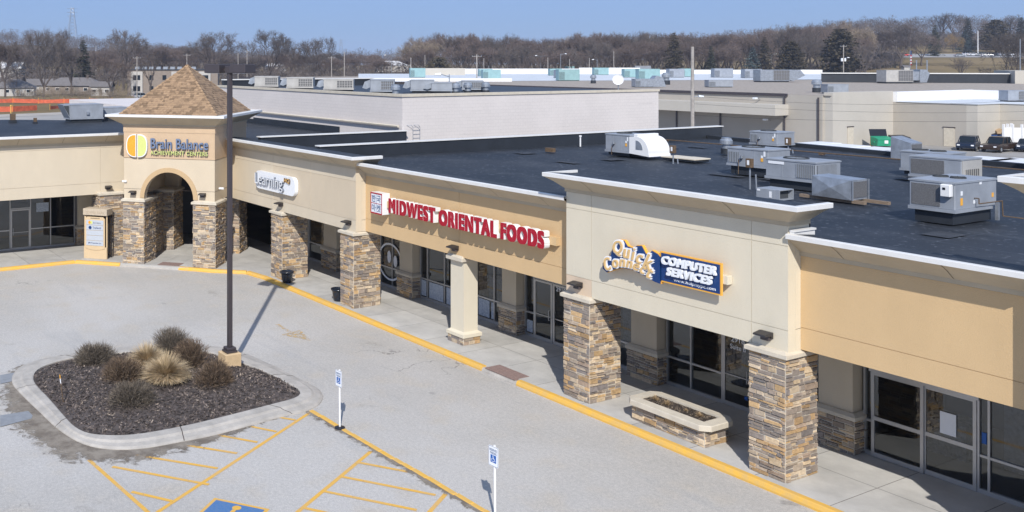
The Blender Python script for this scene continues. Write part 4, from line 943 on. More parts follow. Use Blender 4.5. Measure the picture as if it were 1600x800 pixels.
for i,(x,y,lab) in enumerate(((-18.75,23.1,'leftmost dry grass tuft in the stone planter'),(-18.35,23.08,'widest dry grass tuft, second from the left in the stone planter'),(-17.75,23.12,'tiny dry tuft in the middle of the stone planter'),(-17.3,23.1,'rightmost dry grass tuft in the stone planter'))):
    tuft('dry_tuft',lab,'dry plant',x,y,.74,.15,.16 if i!=2 else .08,70,40+i,[(.42,.30,.17),(.35,.25,.14)],.008,1.3,'dry tufts in the stone planter')
def pot(x,y,lab):
    t=thing('plant_pot',lab,'plant pot',(x,y,.155),0,'black glazed plant pots on the walkway')
    mb=MB(); mb.lathe([(.17,0),(.20,.03),(.235,.15),(.27,.36),(.29,.47),(.33,.475),(.335,.535),(.31,.54),(.285,.50),(.27,.47)],(x,y,.155),24); mb.build('pot_body',mat('black_glaze',(.012,.018,.03),.18),t,smooth=True)
    mb=MB(); mb.lathe([(.0,.46),(.28,.462)],(x,y,.155),24,cap=False); mb.build('pot_soil',M['barkpale'],t)
pot(-38.75,22.72-.35,'black plant pot in front of the stone column under the cream wall'); pot(-34.72,22.62,'black plant pot beside the stone column left of the red lettered shop')
# ================================================================ ISLAND PLANTS, POLE, STAKE
BR=[(.12,.082,.055),(.17,.115,.075),(.08,.058,.044),(.25,.18,.12)]; GR=[(.115,.095,.075),(.16,.13,.10),(.08,.066,.054),(.24,.20,.155)]; TA=[(.60,.46,.28),(.50,.38,.22),(.66,.53,.35),(.38,.28,.16)]
def bush(name,label,x,y,r,h,cols,seed,n=2600,grp='twiggy dormant shrubs on the mulch island',lean=1.2,curl=.5,wd=.006):
    if 'grass' in name: return tuft(name,label,'ornamental grass',x,y,island_z(x,y)-.03,r,h,n,seed,cols,wd,lean,grp,curl=curl)
    r_=random.Random(seed); mb=MB(); n=6500; lob=[(r_.uniform(0,2*PI),r_.uniform(.2,.5),r_.uniform(.5,.8)) for k in range(6)]
    for i in range(n):
        a,q0,s0=r_.choice(lob); cx=math.cos(a)*q0*r*.8; cy=math.sin(a)*q0*r*.8; th=r_.uniform(0,2*PI); el=math.asin(r_.uniform(-.1,1)); q=r_.random()**.45
        R=r*s0; p=Vector((cx+R*q*math.cos(th)*math.cos(el),cy+R*q*math.sin(th)*math.cos(el),h*.12+h*(.75+.25*s0)*q*math.sin(el))); p.z=max(p.z,0)
        d=(Vector((p.x,p.y,p.z*.9+.12)).normalized()*1.0+Vector((r_.gauss(0,.42),r_.gauss(0,.42),r_.gauss(.12,.35)))).normalized(); L=r_.uniform(.08,.22); s_=d.cross(Vector((r_.gauss(0,1),r_.gauss(0,1),r_.gauss(0,1)))).normalized()*wd
        c=r_.choice(cols); f=r_.uniform(.7,1.25); c=tuple(v*f for v in c); mb.poly([p-s_,p+s_,p+d*L+s_*.25,p+d*L-s_*.25],col=c)
    for k in range(60):
        a=r_.uniform(0,2*PI); q=r_.uniform(.3,1); mb.tube((0,0,0),(r*q*math.cos(a)*.8,r*q*math.sin(a)*.8,h*r_.uniform(.4,.8)),.012,.005,4,False,col=(.10,.075,.055))
    o=mb.build(name,M['shrub']); o.location=(x,y,island_z(x,y)-.02); tag(o,label,'shrub',grp); return o
bush('twiggy_shrub','grey brown shrub at the far left of the mulch island',-31.5,10.6,.74,.60,GR,1)
bush('twiggy_shrub','reddish brown shrub behind the front one and left of the tan grasses',-29.15,10.75,.76,.62,BR,2)
bush('twiggy_shrub','dark grey shrub nearest the front of the mulch island',-27.1,10.2,.72,.56,GR,3)
bush('twiggy_shrub','reddish brown shrub at the right, near the lamp post base',-27.55,13.15,.76,.66,BR,4)
bush('twiggy_shrub','tall grey shrub at the back of the island behind the tan grasses',-31.1,13.35,.78,.85,GR,5)
bush('twiggy_shrub','brown shrub between the tall back shrub and the lamp post',-29.45,13.3,.72,.80,BR,6)
bush('ornamental_grass','back clump of tan ornamental grass on the island',-30.25,12.0,.9,.78,TA,7,3600,'tan ornamental grasses on the island',1.15,1.3,.008)
bush('ornamental_grass','front clump of tan ornamental grass, the larger one on the island',-28.25,11.85,.9,.92,TA,8,4400,'tan ornamental grasses on the island',1.05,1.2,.008)
px_,py_=-29.1,14.55; PZ=.15
lp=thing('light_pole','tall bronze parking lot light pole with two box heads on a square concrete base','light pole',(px_,py_,PZ))
mb=MB(); mb.M=Matrix.Translation((px_,py_,0)); mb.box(-.30,.30,-.30,.30,0,.62,bev=.02); mb.build('concrete_base',mat('base_tan',(.60,.44,.26),.85,0,.12,4),lp)
mb=MB(); mb.M=Matrix.Translation((px_,py_,0)); mb.box(-.2,.2,-.2,.2,.622,.70,bev=.01); mb.box(-.17,.17,-.17,.17,.70,.80,bev=.02); mb.build('base_plate',M['bronze'],lp)
mb=MB(); mb.M=Matrix.Translation((px_,py_,0)); mb.box(-.075,.075,-.075,.075,.80,10.12,bev=.012); mb.build('mast',M['bronze'],lp)
TP=Matrix.Translation((px_,py_,10.12))@Matrix.Rotation(R_(28),4,'Z')
for s_ in (-1,1):
    mb=MB(); mb.M=TP; mb.box(s_*.08,s_*.22,-.05,.05,.05,.17); hd=mb.build('head_arm',M['bronze'],lp)
    mb=MB(); mb.M=TP; mb.box(s_*.22,s_*.85,-.33,.33,.0,.30,bev=.02); mb.build('lamp_head',M['bronze'],lp)
    mb=MB(); mb.M=TP; mb.box(s_*.30,s_*.78,-.26,.26,-.012,-.002); mb.build('lens',M['signwhite'],lp)
mb=MB(); mb.M=TP; mb.box(-.12,.12,-.12,.12,.0,.24,bev=.01); mb.build('mast_cap',M['bronze'],lp)
t=thing('marker_stake','thin orange and white marker stake in the left part of the mulch','marker stake',(-28.4,8.55,.2)); mb=MB(); mb.tube((-28.4,8.55,.1),(-28.45,8.48,.72),.013); mb.build('shaft',M['rust'],t); mb=MB(); mb.tube((-28.45,8.48,.722),(-28.46,8.465,.86),.015); mb.build('reflective_sleeve',M['signwhite'],t); mb=MB(); mb.tube((-28.46,8.465,.861),(-28.465,8.455,.98),.014); mb.build('tip',M['orange_edge'],t)
# ================================================================ ACCESSIBLE PARKING SIGNS
def parksign(x,y,lab,h,base):
    t=thing('parking_sign',lab,'parking sign',(x,y,0),0,'reserved parking signs on posts')
    mb=MB(); mb.tube((x,y,0),(x-.02,y,h-.02),.028,n=10); mb.build('post',M['white'],t)
    if base: mb=MB(); mb.lathe([(.16,0),(.15,.04),(.05,.06)],(x,y,0),14); mb.build('foot',M['black'],t)
    mb=MB(); mb.M=Matrix.Translation((x-.02,y-.035,h-.50))@Matrix.Rotation(R_(4),4,'Z')
    mb.yprism(rrect(-.15,.15,0,.46,.03),0,.006); pn=mb.build('panel',M['signwhite'],t)
    M0=mb.M; mb=MB(); mb.M=M0; 
    for a,b in zip(rrect(-.143,.143,.007,.453,.028),rrect(-.135,.135,.015,.445,.022)): pass
    mb=MB(); mb.M=M0; P=rrect(-.143,.143,.007,.453,.028); Q=rrect(-.135,.135,.015,.445,.022)
    for k in range(len(P)): j=(k+1)%len(P); mb.poly([(P[k][0],-.002,P[k][1]),(P[j][0],-.002,P[j][1]),(Q[j][0],-.002,Q[j][1]),(Q[k][0],-.002,Q[k][1])])
    mb.build('panel_border',M['slate'],pn)
    mb=MB(); mb.M=M0; text_into(mb,'RESERVED',-.115,.115,.345,.40,-.004,.003,0,0,off=.01); text_into(mb,'PARKING',-.10,.10,.275,.33,-.004,.003,0,0,off=.01); mb.build('panel_lettering',M['slate'],pn)
    mb=MB(); mb.M=M0; mb.box(-.085,.085,-.005,-.001,.09,.26); mb.build('access_square',M['blue'],pn)
    mb=MB(); mb.M=M0
    def ln(a,b,w_=.012): 
        a=Vector((a[0],-.007,a[1]));b=Vector((b[0],-.007,b[1])); d=(b-a).normalized(); n_=Vector((-d.z,0,d.x))*w_/2; mb.poly([a-n_,b-n_,b+n_,a+n_])
    ln((-.005,.225),(.0,.17),.018); ln((0,.172),(.04,.172)); ln((.038,.175),(.055,.125)); ln((.05,.127),(.07,.13)); ln((-.002,.20),(.03,.20),.01)
    ringshape(mb,-.008,.148,.045,.045,.011,-.0075,R_(120),R_(360)); mb.yprism([(-.007+.013*math.cos(k*PI/5),.24+.013*math.sin(k*PI/5)) for k in range(10)],-.0085,-.006)
    mb.build('wheelchair_symbol',M['signwhite'],pn)
parksign(-22.95,15.0,'RESERVED PARKING sign on a white post with a black foot near the island kerb',1.70,True)
parksign(-16.63,15.1,'RESERVED PARKING sign on a white post at the bottom edge, the nearer one',1.74,False)
# ================================================================ ROOF EQUIPMENT
def hv(label,X,Y,w_,d,h,rz=0,z=6.0,curb=.3,style='std',m='hvac',fans=2,front='louver',group='rooftop air handling units',extra=None,cat='air conditioner'):
    """cabinet w_ along local x, d along local y; local -y is the side towards the street"""
    t=thing('rooftop_unit',label,cat,(X,Y,z),rz,group,world=False)
    if curb: 
        mb=MB(); mb.box(-w_/2+.1,w_/2-.1,-d/2+.1,d/2-.1,0,curb); mb.build('roof_curb',M['flash'],t)
    mb=MB(); mb.box(-w_/2,w_/2,-d/2,d/2,curb+.08,curb+h,bev=.02)
    mb.box(-w_/2-.02,w_/2+.02,-d/2-.02,d/2+.02,curb+h-.06,curb+h-.01)
    for k in range(1,3): 
        x=-w_/2+w_*k/3; mb.box(x-.012,x+.012,-d/2-.008,-d/2+.02,curb+.1,curb+h-.07)
    cab=mb.build('cabinet',M[m],t)
    mb=MB(); mb.box(-w_/2-.025,w_/2+.025,-d/2-.025,-d/2+.03,curb,curb+.09); mb.box(-w_/2-.025,w_/2+.025,d/2-.03,d/2+.025,curb,curb+.09); mb.box(-w_/2-.025,-w_/2+.03,-d/2+.031,d/2-.031,curb,curb+.09); mb.box(w_/2-.03,w_/2+.025,-d/2+.031,d/2-.031,curb,curb+.09); mb.build('base_rail',M[m],t)
    for k in range(fans):
        fx=(-w_/2+w_*(k+.6)/(fans+.6)) ; mb=MB(); r=min(d*.33,w_/(fans+1)*.5,.42)
        mb.lathe([(r,0),(r,.05),(r-.03,.05),(r-.03,.01),(.0,.01)],(fx,0,curb+h-.012),18,cap=False); 
        for q in range(3): mb.tube((fx+math.cos(q*PI/3)*r,math.sin(q*PI/3)*r,curb+h+.045),(fx-math.cos(q*PI/3)*r,-math.sin(q*PI/3)*r,curb+h+.045),.006,n=4)
        mb.build('fan_guard',M['louver'],t)
    def lou(x0,x1,y,zz0,zz1,axis,mm='louver',bars=True):
        mb=MB()
        if axis=='x': mb.box(x0,x1,y-.012,y-.002,zz0,zz1,0)
        else: mb.box(y+.002,y+.012,x0,x1,zz0,zz1,0)
        n=int((x1-x0)/.07)
        if bars:
            for k in range(n):
                c=x0+(x1-x0)*(k+.5)/n
                if axis=='x': mb.box(c-.018,c+.018,y-.03,y-.013,zz0,zz1,1)
                else: mb.box(y+.013,y+.03,c-.018,c+.018,zz0,zz1,1)
        mb.build('grille',[M[mm],M[m]],t)
    b=curb+.14; tp=curb+h-.12
    if front=='louver': lou(-w_/2+.06,-w_/2+w_*.28,-d/2,b,curb+h*.75,'x')
    if front=='right_louver': lou(w_*.12,w_/2-.05,-d/2,b,tp,'x'); lou(-d/2+.05,d/2-.25,w_/2,b,tp,'y')
    if front=='coil': lou(-w_/2+.06,w_*.18,-d/2,b,tp,'x','coil',False)
    if front=='side': lou(-d/2+.08,d/2-.08,w_/2,b,tp,'y')
    if front=='grid': 
        mb=MB(); mb.box(-w_*.05,w_/2-.06,-d/2-.012,-d/2-.002,b,tp,0)
        for k in range(7): x=-w_*.05+(w_*.55-.06)*k/6; mb.box(x-.012,x+.012,-d/2-.03,-d/2-.013,b,tp,1)
        for k in range(4): zz=b+(tp-b)*k/3; mb.box(-w_*.05,w_/2-.06,-d/2-.04,-d/2-.031,zz-.012,zz+.012,1)
        mb.build('grille',[M['coil'],M[m]],t)
    if extra: extra(t,w_,d,h,curb)
    return t
def labels(t,w_,d,h,curb):
    for x,zz,s1,s2,mm in ((w_*.36,.5,.10,.14,'orange_edge'),(w_*.36,.68,.09,.10,'signwhite'),(w_*.42,.85,.08,.2,'signwhite')):
        mb=MB(); mb.box(x-s1/2,x+s1/2,-d/2-.016,-d/2-.010,curb+h*zz*.9-s2/2,curb+h*zz*.9+s2/2); mb.build('sticker',M[mm],t)
    mb=MB(); mb.path([(-w_*.1,-d/2-.02,curb+h*.45),(-w_*.1,-d/2-.08,curb+h*.42),(-w_*.18,-d/2-.09,curb+h*.3),(-w_*.18,-d/2-.1,.03)],.014); mb.build('gas_pipe',M['rust'],t)
    mb=MB(); mb.lathe([(.05,0),(.05,.1)],(-w_*.1,-d/2-.1,curb+h*.45),10); mb.build('gas_valve',M['galv'],t)
def big_extra(t,w_,d,h,curb):
    mb=MB(); mb.box(w_*.24,w_*.46,-d/2-.16,-d/2-.003,curb+h*.52,curb+h*.92,bev=.02); bx=mb.build('disconnect_box',M['white'],t)
    mb=MB(); mb.box(w_*.30,w_*.36,-d/2-.17,-d/2-.161,curb+h*.75,curb+h*.82); mb.build('switch',M['black'],bx)
    for y,zz,s1,s2,mm in ((-d*.35,.35,.12,.2,'orange_edge'),(-d*.35,.62,.10,.12,'signwhite'),(-d*.05,.3,.1,.1,'signwhite'),(d*.4,.45,.1,.12,'orange_edge'),(d*.1,.9,.12,.1,'signwhite')):
        mb=MB(); mb.box(w_/2+.002,w_/2+.008,y-s1/2,y+s1/2,curb+h*zz-s2/2,curb+h*zz+s2/2); mb.build('sticker',M[mm],t)
    mb=MB(); mb.path([(w_/2+.01,-d*.05,curb+h*.42),(w_/2+.12,-d*.05,curb+h*.42),(w_/2+.12,-d*.05,curb+h*.25),(w_/2+.14,d*.35,curb+h*.25),(w_/2+.14,d*.5,curb+h*.25),(w_/2+.14,d*.52,.12),(w_/2+1.3,d*.75,.05),(w_/2+6,d*1.2,.05)],.016); mb.build('gas_pipe',M['rust'],t)
    mb=MB(); mb.box(w_/2+.10,w_/2+.18,d*.36,d*.40,.03,curb+h*.22); mb.build('pipe_support',M['galv'],t)
def Pz(u,v,z=6.0): p=gp(u,v,z); return p.x,p.y
hv('largest grey rooftop unit, nearest on the black roof, with a white switch box',-14.455,30.25,1.17,2.23,.86,0,curb=.34,front='coil',extra=big_extra)
hv('long low grey unit with a louvred end, in the middle of the black roof',-20.72,33.25,1.85,1.45,.73,0,curb=.3,front='right_louver',fans=1,extra=lambda t,w_,d,h,c:(lambda mb:(mb.box(-w_*.44,-w_*.12,-d/2-.02,-d/2-.012,c+h*.74,c+h*.88),mb.build('name_plate',M['signwhite'],t)))(MB()))
hv('grey unit with rusty pipework left of and behind the long louvred unit',-24.0,35.6,1.75,1.4,.74,0,curb=.34,front='louver',fans=1,extra=labels)
hv('grey unit at the back edge of the black roof in line with the utility pole',-31.85,48.4,1.56,1.5,.72,0,z=5.95,curb=.12,front='louver',fans=1,extra=labels)
# white hooded unit
def hood(t,w_,d,h,curb):
    mb=MB(); x0=w_/2; n=10
    P=[(x0,curb+.05)]+[(x0+.4+1.0*math.sin(PI/2*(k/n)) if False else x0+1.55*math.sin(PI/2*(1-k/n)),curb+.12+ (h*.92-.12)*math.cos(PI/2*(1-k/n))) for k in range(n+1)]
    mb.yprism([(x0+.01,curb+.02),(x0+1.15,curb-.06)]+[(x0+.42+.68*math.cos(PI/2*k/n),curb+.08+(h*.95-.08)*math.sin(PI/2*k/n)) for k in range(n+1)]+[(x0+.01,curb+h*.90)],-d/2-.05,d/2+.03)
    hd=mb.build('exhaust_hood',M['white'],t)
    mb=MB(); mb.yprism([(x0+.40,curb+.24)]+[(x0+.40+.38*math.cos(PI/2*k/6),curb+.24+.42*math.sin(PI/2*k/6)) for k in range(7)],-d/2-.07,-d/2-.052); mb.build('screen',M['galv'],hd)
    mb=MB(); mb.box(x0+.25,x0+.5,-d/2-.03,d/2,curb+h*.9,curb+h*1.08,bev=.02); mb.build('hood_cap',M['white'],hd)
    labels(t,w_,d,h,curb)
hv('grey rooftop unit with a big white quarter round hood on its right end',-32.05,37.5,1.45,1.4,.88,0,curb=.16,front=None,fans=1,extra=hood)
t=thing('roof_hatch','low cream metal roof hatch right of the white hooded unit','roof hatch',(-29.2,37.9,5.98)); mb=MB(); mb.box(-29.9,-28.2,37.3,38.3,5.99,6.09,bev=.02); mb.build('curb',M['flash'],t); mb=MB(); mb.box(-29.95,-29.1,37.25,38.35,6.092,6.14,bev=.01); mb.build('lid',M['cap'],t); mb=MB(); mb.box(-29.05,-28.15,37.25,38.35,6.092,6.15,bev=.01); mb.build('lid',M['cap'],t)
# sheet metal elbow duct on sleepers
t=thing('duct_section','galvanised sheet metal duct box with a screened end lying on timber sleepers','duct',(-18.3,31.3,6))
DM=Matrix.Translation((-18.22,31.36,6.12))@Matrix.Diagonal((.8,.70,1,1)); mb=MB(); mb.M=DM; A=[(-.85,-.75),(.72,-.75),(.72,.55),(-.85,.55)]
b=[mb.vert((x,y,.0 if x<0 else -.02)) for x,y in A]; tp=[mb.vert((x,y,.62 if x>0 else .66)) for x,y in A]
mb.face(b[::-1]); mb.face(tp); 
cen=mb.vert((-.05,-.84,.33)); mb.face((b[0],b[1],cen)); mb.face((b[1],tp[1],cen)); mb.face((tp[1],tp[0],cen)); mb.face((tp[0],b[0],cen)); mb.face((b[2],b[3],tp[3],tp[2])); mb.face((b[3],b[0],tp[0],tp[3])); mb.face((b[1],b[2],tp[2],tp[1])); mb.build('duct_body',M['galv'],t)
mb=MB(); mb.M=DM; mb.box(.73,.76,-.62,.45,.06,.56,0); mb.box(.76,.80,-.76,-.70,-.02,.62,1); mb.box(.76,.80,.5,.56,-.02,.62,1); mb.build('end_screen',[M['coil'],M['galv']],t)
for i,(x0,x1,y) in enumerate(((-19.4,-17.3,30.95),(-18.9,-16.9,31.55))): 
    mb=MB(); mb.box(x0,x1,y,y+.14,6.0,6.1); mb.build('sleeper',M['wood'],t)
t=thing('condensing_box','small open ended grey box unit near the front parapet','small unit',(-19.4,29.6,6)); mb=MB()
mb.box(-19.78,-19.12,29.22,29.98,6.03,6.37,bev=.01); mb.build('cabinet',M['hvac'],t); mb=MB(); mb.box(-19.119,-19.11,29.30,29.9,6.07,6.33,0); mb.box(-19.11,-18.98,29.22,29.26,6.03,6.37,1); mb.box(-19.11,-18.98,29.94,29.98,6.03,6.37,1); mb.box(-19.11,-18.98,29.26,29.94,6.34,6.37,1); mb.box(-19.11,-18.98,29.26,29.94,6.03,6.06,1); mb.build('open_end',[M['louver'],M['hvac']],t)
mb=MB(); mb.box(-19.32,-19.24,29.205,29.218,6.10,6.30); mb.box(-19.74,-19.64,29.205,29.218,6.28,6.34); mb.build('sticker',M['signwhite'],t)
# group on the right: pale twin unit, two behind, tall plenum
hv('grey unit with a coil face and beige end behind the nearest large unit',-19.0,39.2,1.75,1.4,.80,0,curb=.2,front='coil',fans=0,m='hvac',extra=lambda t,w_,d,h,c:(lambda mb:(mb.box(w_/2+.003,w_/2+.03,-d/2+.04,d/2-.02,c+.1,c+h-.08,0),mb.box(w_/2+.031,w_/2+.036,-d/2+.2,d/2-.25,c+.15,c+h*.5,1),[mb.box(w_/2+.037,w_/2+.06,-d/2+.2+k*(d-.47)/7,-d/2+.22+k*(d-.47)/7,c+.15,c+h*.5,0) for k in range(8)],mb.build('end_panel',[M['hvac_lt'],M['louver']],t)))(MB()))
hv('low unit with two dark fan openings just left of the tall wedge plenum',-20.6,41.6,1.7,1.4,.80,0,curb=.15,front=None,fans=2)
t=thing('wedge_plenum','tall galvanised wedge topped plenum standing at the roof edge','duct',(-24.2,50.5,5.9)); mb=MB(); mb.M=Matrix.Translation((-25.15,48.1,5.9)); 
mb.yprism([(-.45,.0),(.45,.0),(.45,.78),(-.45,1.05)],-.1,.85); mb.build('duct_body',M['galv'],t); mb=MB(); mb.M=Matrix.Translation((-25.15,48.1,5.9)); mb.box(.452,.465,-.05,.8,.06,.72); mb.build('end_screen',M['coil'],t); 
hv('grey unit cut by the right picture edge at the back of the black roof',-19.25,47.7,1.1,1.1,.85,0,curb=.15,front='louver',fans=1)
def vent(label,x,y,z,s=1,st='dome'):
    t=thing('roof_vent',label,'roof vent',(x,y,z),0,'round metal roof vents'); mb=MB(); mb.lathe([(.26*s,0),(.26*s,.3*s)],(x,y,z),18); mb.build('curb',M['flash'],t)
    mb=MB(); mb.lathe([(.20*s,.3*s),(.20*s,.5*s),(.30*s,.52*s),(.30*s,.72*s),(.24*s,.78*s),(.24*s,.84*s),(.1*s,.86*s)],(x,y,z),20); mb.build('cowl',M['galv'],t,smooth=False)
vent('shiny stubby vent standing alone left of the twin grey units',-30.2,42.3,5.98,.95)
def jbox(label,x,y,z,h,s=.3):
    t=thing('junction_box',label,'electrical box',(x,y,z),0,'rusty electrical boxes on posts'); mb=MB(); mb.tube((x,y,z),(x,y,z+h),.03); mb.tube((x+.25,y,z+.02),(x+.22,y,z+h-.3),.025); mb.build('conduit_post',M['galv'],t); mb=MB(); mb.box(x-s/2,x+s/2,y-.10,y+.06,z+h-.08,z+h+s*1.1,bev=.01); bx=mb.build('box',M['rust'],t); mb=MB(); mb.box(x-.04,x+.04,y-.115,y-.101,z+h+.02,z+h+s*.85); mb.build('label_plate',M['signwhite'],bx)
jbox('rusty electrical box on a post beside the white hood',-28.45,36.2,5.98,.55,.24); jbox('rusty electrical box on a tall conduit in front of the twin units',-21.44,31.33,5.98,.85,.22); jbox('electrical box on a post between the back edge unit and the rear canopies',-29.15,45.6,5.95,.5,.26)
t=thing('roof_pipe','short white vent pipe left of the white hooded unit','vent pipe',(-37,38.5,6)); mb=MB(); mb.tube((-36.6,39.2,5.98),(-36.6,39.2,6.5),.04); mb.build('stem',M['white'],t); mb=MB(); mb.lathe([(.07,0),(.07,.08)],(-36.6,39.2,6.5),10); mb.build('cap',M['white'],t)
mb=MB(); mb.M=Matrix.Translation((-35.0,35.4,6.0)); mb.box(-.25,.25,-.1,.1,0,.2); o=mb.build('roof_block',M['rust']); tag(o,'small brown brick like block on the black roof left of the hooded unit','block')
for i,(u,v) in enumerate(((935,290),)): 
    p=gp(u,v,6.25); t=thing('roof_scupper','small dark box just behind the pale grey parapet','roof drain box',(-20.3,25.5,6)); mb=MB(); mb.box(-20.5,-19.9,25.6,25.9,5.98,6.22); mb.build('box',M['black'],t)
# unit on the left wing roof
def dampers(t,w_,d,h,curb):
    mb=MB(); mb.yprism([(-w_/2-.55,curb+h-.02),(-w_/2-.02,curb+h-.02),(-w_/2-.02,curb+.1)],-d/2+.05,d/2-.05); mb.build('intake_hood',M['hvac'],t)
    mb=MB(); mb.poly([(-w_/2-.50,-d/2+.03,curb+h-.10),(-w_/2-.10,-d/2+.03,curb+h-.10),(-w_/2-.06,-d/2+.03,curb+.25)]); mb.build('damper',M['louver'],t)
    mb=MB(); mb.box(-.05,.15,-d/2-.12,-d/2-.003,curb+h*.3,curb+h*.5); mb.build('disconnect_box',M['galv'],t)
hv('long pale grey unit with a slanted intake hood on the left wing roof',-69.6,22.5,2.55,1.6,1.12,PI/2,z=5.98,curb=.25,front=None,fans=0,m='hvac',extra=dampers)
hv('lower grey unit right of the long one, partly behind the tower cornice',-70.4,25.1,1.9,1.5,.75,PI/2,z=5.98,curb=.3,front=None,fans=0,m='hvac')
for u,v,s_,lab in ((20,192,.5,'dark square vent at the far left of the wing roof'),(55,193,.3,'small rusty vent stub on the wing roof')):
    p=gp(u,v,5.98); t=thing('roof_vent',lab,'roof vent',p,0,'small vents on the wing roof'); mb=MB(); mb.box(p.x-s_/2,p.x+s_/2,p.y-s_/2,p.y+s_/2,5.98,6.0+s_*.4); mb.build('curb',M['flash'],t); mb=MB(); mb.box(p.x-s_*.35,p.x+s_*.35,p.y-s_*.35,p.y+s_*.35,6.0+s_*.4,6.0+s_*1.3); mb.build('cowl',M['rust'],t)
# box trailers parked behind the shops, only their white roofs show over the roof edge
for (u,v,wd,lab) in ((1148,218,1.6,'white trailer roof left of the back edge unit'),(1236,224,1.8,'narrow white trailer roof just right of the back edge unit'),(1267,227.6,2.4,'white trailer roof in front of the dock railing'),(1323,232.5,2.4,'white trailer roof left of the green dumpster'),(1367,237,2.4,'white trailer roof below the black dumpster'),(1487,248,2.3,'white trailer roof in front of the dark navy car'),(1542,251,2.4,'rightmost white trailer roof behind the roof edge')):
    p=gp(u,v,4.1); t=thing('box_trailer',lab,'trailer',(p.x,p.y,0),0,'white trailers parked behind the roof edge',world=False)
    mb=MB(); mb.box(0,wd,0,3.6,1.0,4.06,bev=.04); mb.box(-.03,wd+.03,-.03,3.63,3.98,4.12,bev=.03); mb.build('box',M['white'],t)
    mb=MB(); mb.box(.2,wd-.2,.3,3.4,.75,.99); mb.build('chassis',M['bronze'],t)
    for x in (.25,wd-.25):
        for y in (1.2,2.3): mb=MB(); mb.tube((x-.12,y,.45),(x+.12,y,.45),.45,n=14); mb.build('wheel',M['tyre'],t)
# ================================================================ GREY BLOCK BUILDING
g1=thing('block_building','pale grey painted block building behind the tower with equipment on its roof','building',(-56,44,0))
mb=MB(); mb.box(-68,-44,33,54.5,0,8.5); mb.build('wall',M['block'],g1)
mb=MB(); 
for a in ((-68.1,-43.94,32.94,33.25),(-44.25,-43.94,33.251,54.56)): mb.box(*a,8.5,8.66)
mb.build('coping',M['cap'],g1)
mb=MB(); mb.box(-68.0,-67.7,33.3,47.6,8.505,9.05); mb.build('rear_parapet',M['flash'],g1); mb=MB(); mb.box(-68.1,-67.6,33.3,47.7,9.05,9.13); mb.build('parapet_coping',M['coping'],g1)
mb=MB(); mb.box(-67.69,-44.26,33.26,54.4,8.501,8.52); mb.build('roof',M['flash'],g1)
mb=MB(); mb.path([(-71,32.85,6.9),(-44.2,32.85,6.82)],.07); mb.build('wall_pipe',M['cap'],g1)
mb=MB(); mb.box(-62,-50.5,32.93,32.99,6.0,6.42); mb.box(-71,-62.01,32.93,32.99,6.0,6.3); mb.build('base_flashing',M['flash'],g1)
mb=MB(); 
for yy in (33.6,34.1): mb.path([(-43.8,yy,5.98),(-43.8,yy,6.75),(-43.8,yy-.1,6.88),(-43.98,yy-.3,6.88)],.014)
for k in range(4): mb.tube((-43.8,33.6,6.1+k*.22),(-43.8,34.1,6.1+k*.22),.010)
mb.build('ladder',M['galv'],g1)
mb=MB(); mb.box(-108,-68.3,33.2,48,0,6.15); o_=mb.build('wall',M['block'],g1)
G1='air conditioners on the grey block building'
def roofg(u,v,z=8.5): return None
for i,(u,dep,w_,d,h,fr,mm,lab) in enumerate(((418,72.5,1.8,1.2,.78,'grid','hvac_lt','pale condenser with grid grille, leftmost on the block building'),(470,68.5,1.9,1.2,.76,'grid','hvac_lt','pale condenser with grid grille, second from the left on the block building'),(530,64.5,2.0,1.2,.72,'grid','hvac_lt','pale condenser with grid grille, third from the left on the block building'),(598,60,1.5,1.2,.78,'grid','hvac','grey condenser with grid grille left of the round cowl'),(660,61.5,1.5,1.2,.72,None,'hvac','grey air unit with curved duct, middle of the block building roof'),(690,61,1.3,1.1,.55,None,'hvac','low grey air unit right of the curved duct unit'),(738,64,1.4,1.1,.62,'grid','hvac','rightmost grid grille condenser on the block building'))):
    p=at(u,HY,dep); hv(lab,p.x,p.y,w_,d,h,R_(52),z=8.52,curb=.12,front=fr,fans=0,m=mm,group=G1,extra=(lambda t,w_,d,h,c:(lambda mb:(mb.yprism([(-w_/2-.01,c+h*.95),(-w_/2-.35,c+h*.8),(-w_/2-.5,c+h*.3),(-w_/2-.25,c+h*.2),(-w_/2-.01,c+h*.35)],-d/2+.1,d/2-.1),mb.build('intake_hood',M['galv'],t)))(MB())) )
for i,(u,dep,lab) in enumerate(((618,56.5,'round cowl at the corner of the block building roof'),(712,60.5,'low round cowl in the middle of the block building roof'),(731,61.5,'tall round cowl right of the low one on the block building'),(759,63,'rightmost round cowl on the block building roof'))):
    p=at(u,HY,dep); vent(lab,p.x,p.y,8.35,.95)
p=at(966,HY,64.2); t=thing('satellite_dish','white satellite dish on the corner of the block building roof','satellite dish',(p.x,p.y,8.5)); mb=MB(); mb.tube((p.x,p.y,8.5),(p.x,p.y,9.1),.03); mb.build('mast',M['galv'],t)
mb=MB(); dz=Vector((p.x,p.y,9.30)); mb.M=Matrix.Translation(dz)@(Vector((0,0,CAMH))-dz+Vector((2,-8,14))).normalized().to_track_quat('Z','Y').to_matrix().to_4x4()@Matrix.Scale(.58,4); mb.lathe([(.62,.14),(.6,.12),(.45,.07),(.25,.02),(.0,.0)],(0,0,0),24,cap=False); mb.lathe([(0.01,-.02),(.25,.0),(.45,.05),(.62,.12)],(0,0,0),24,cap=False); mb.build('dish',M['white'],t,smooth=True)
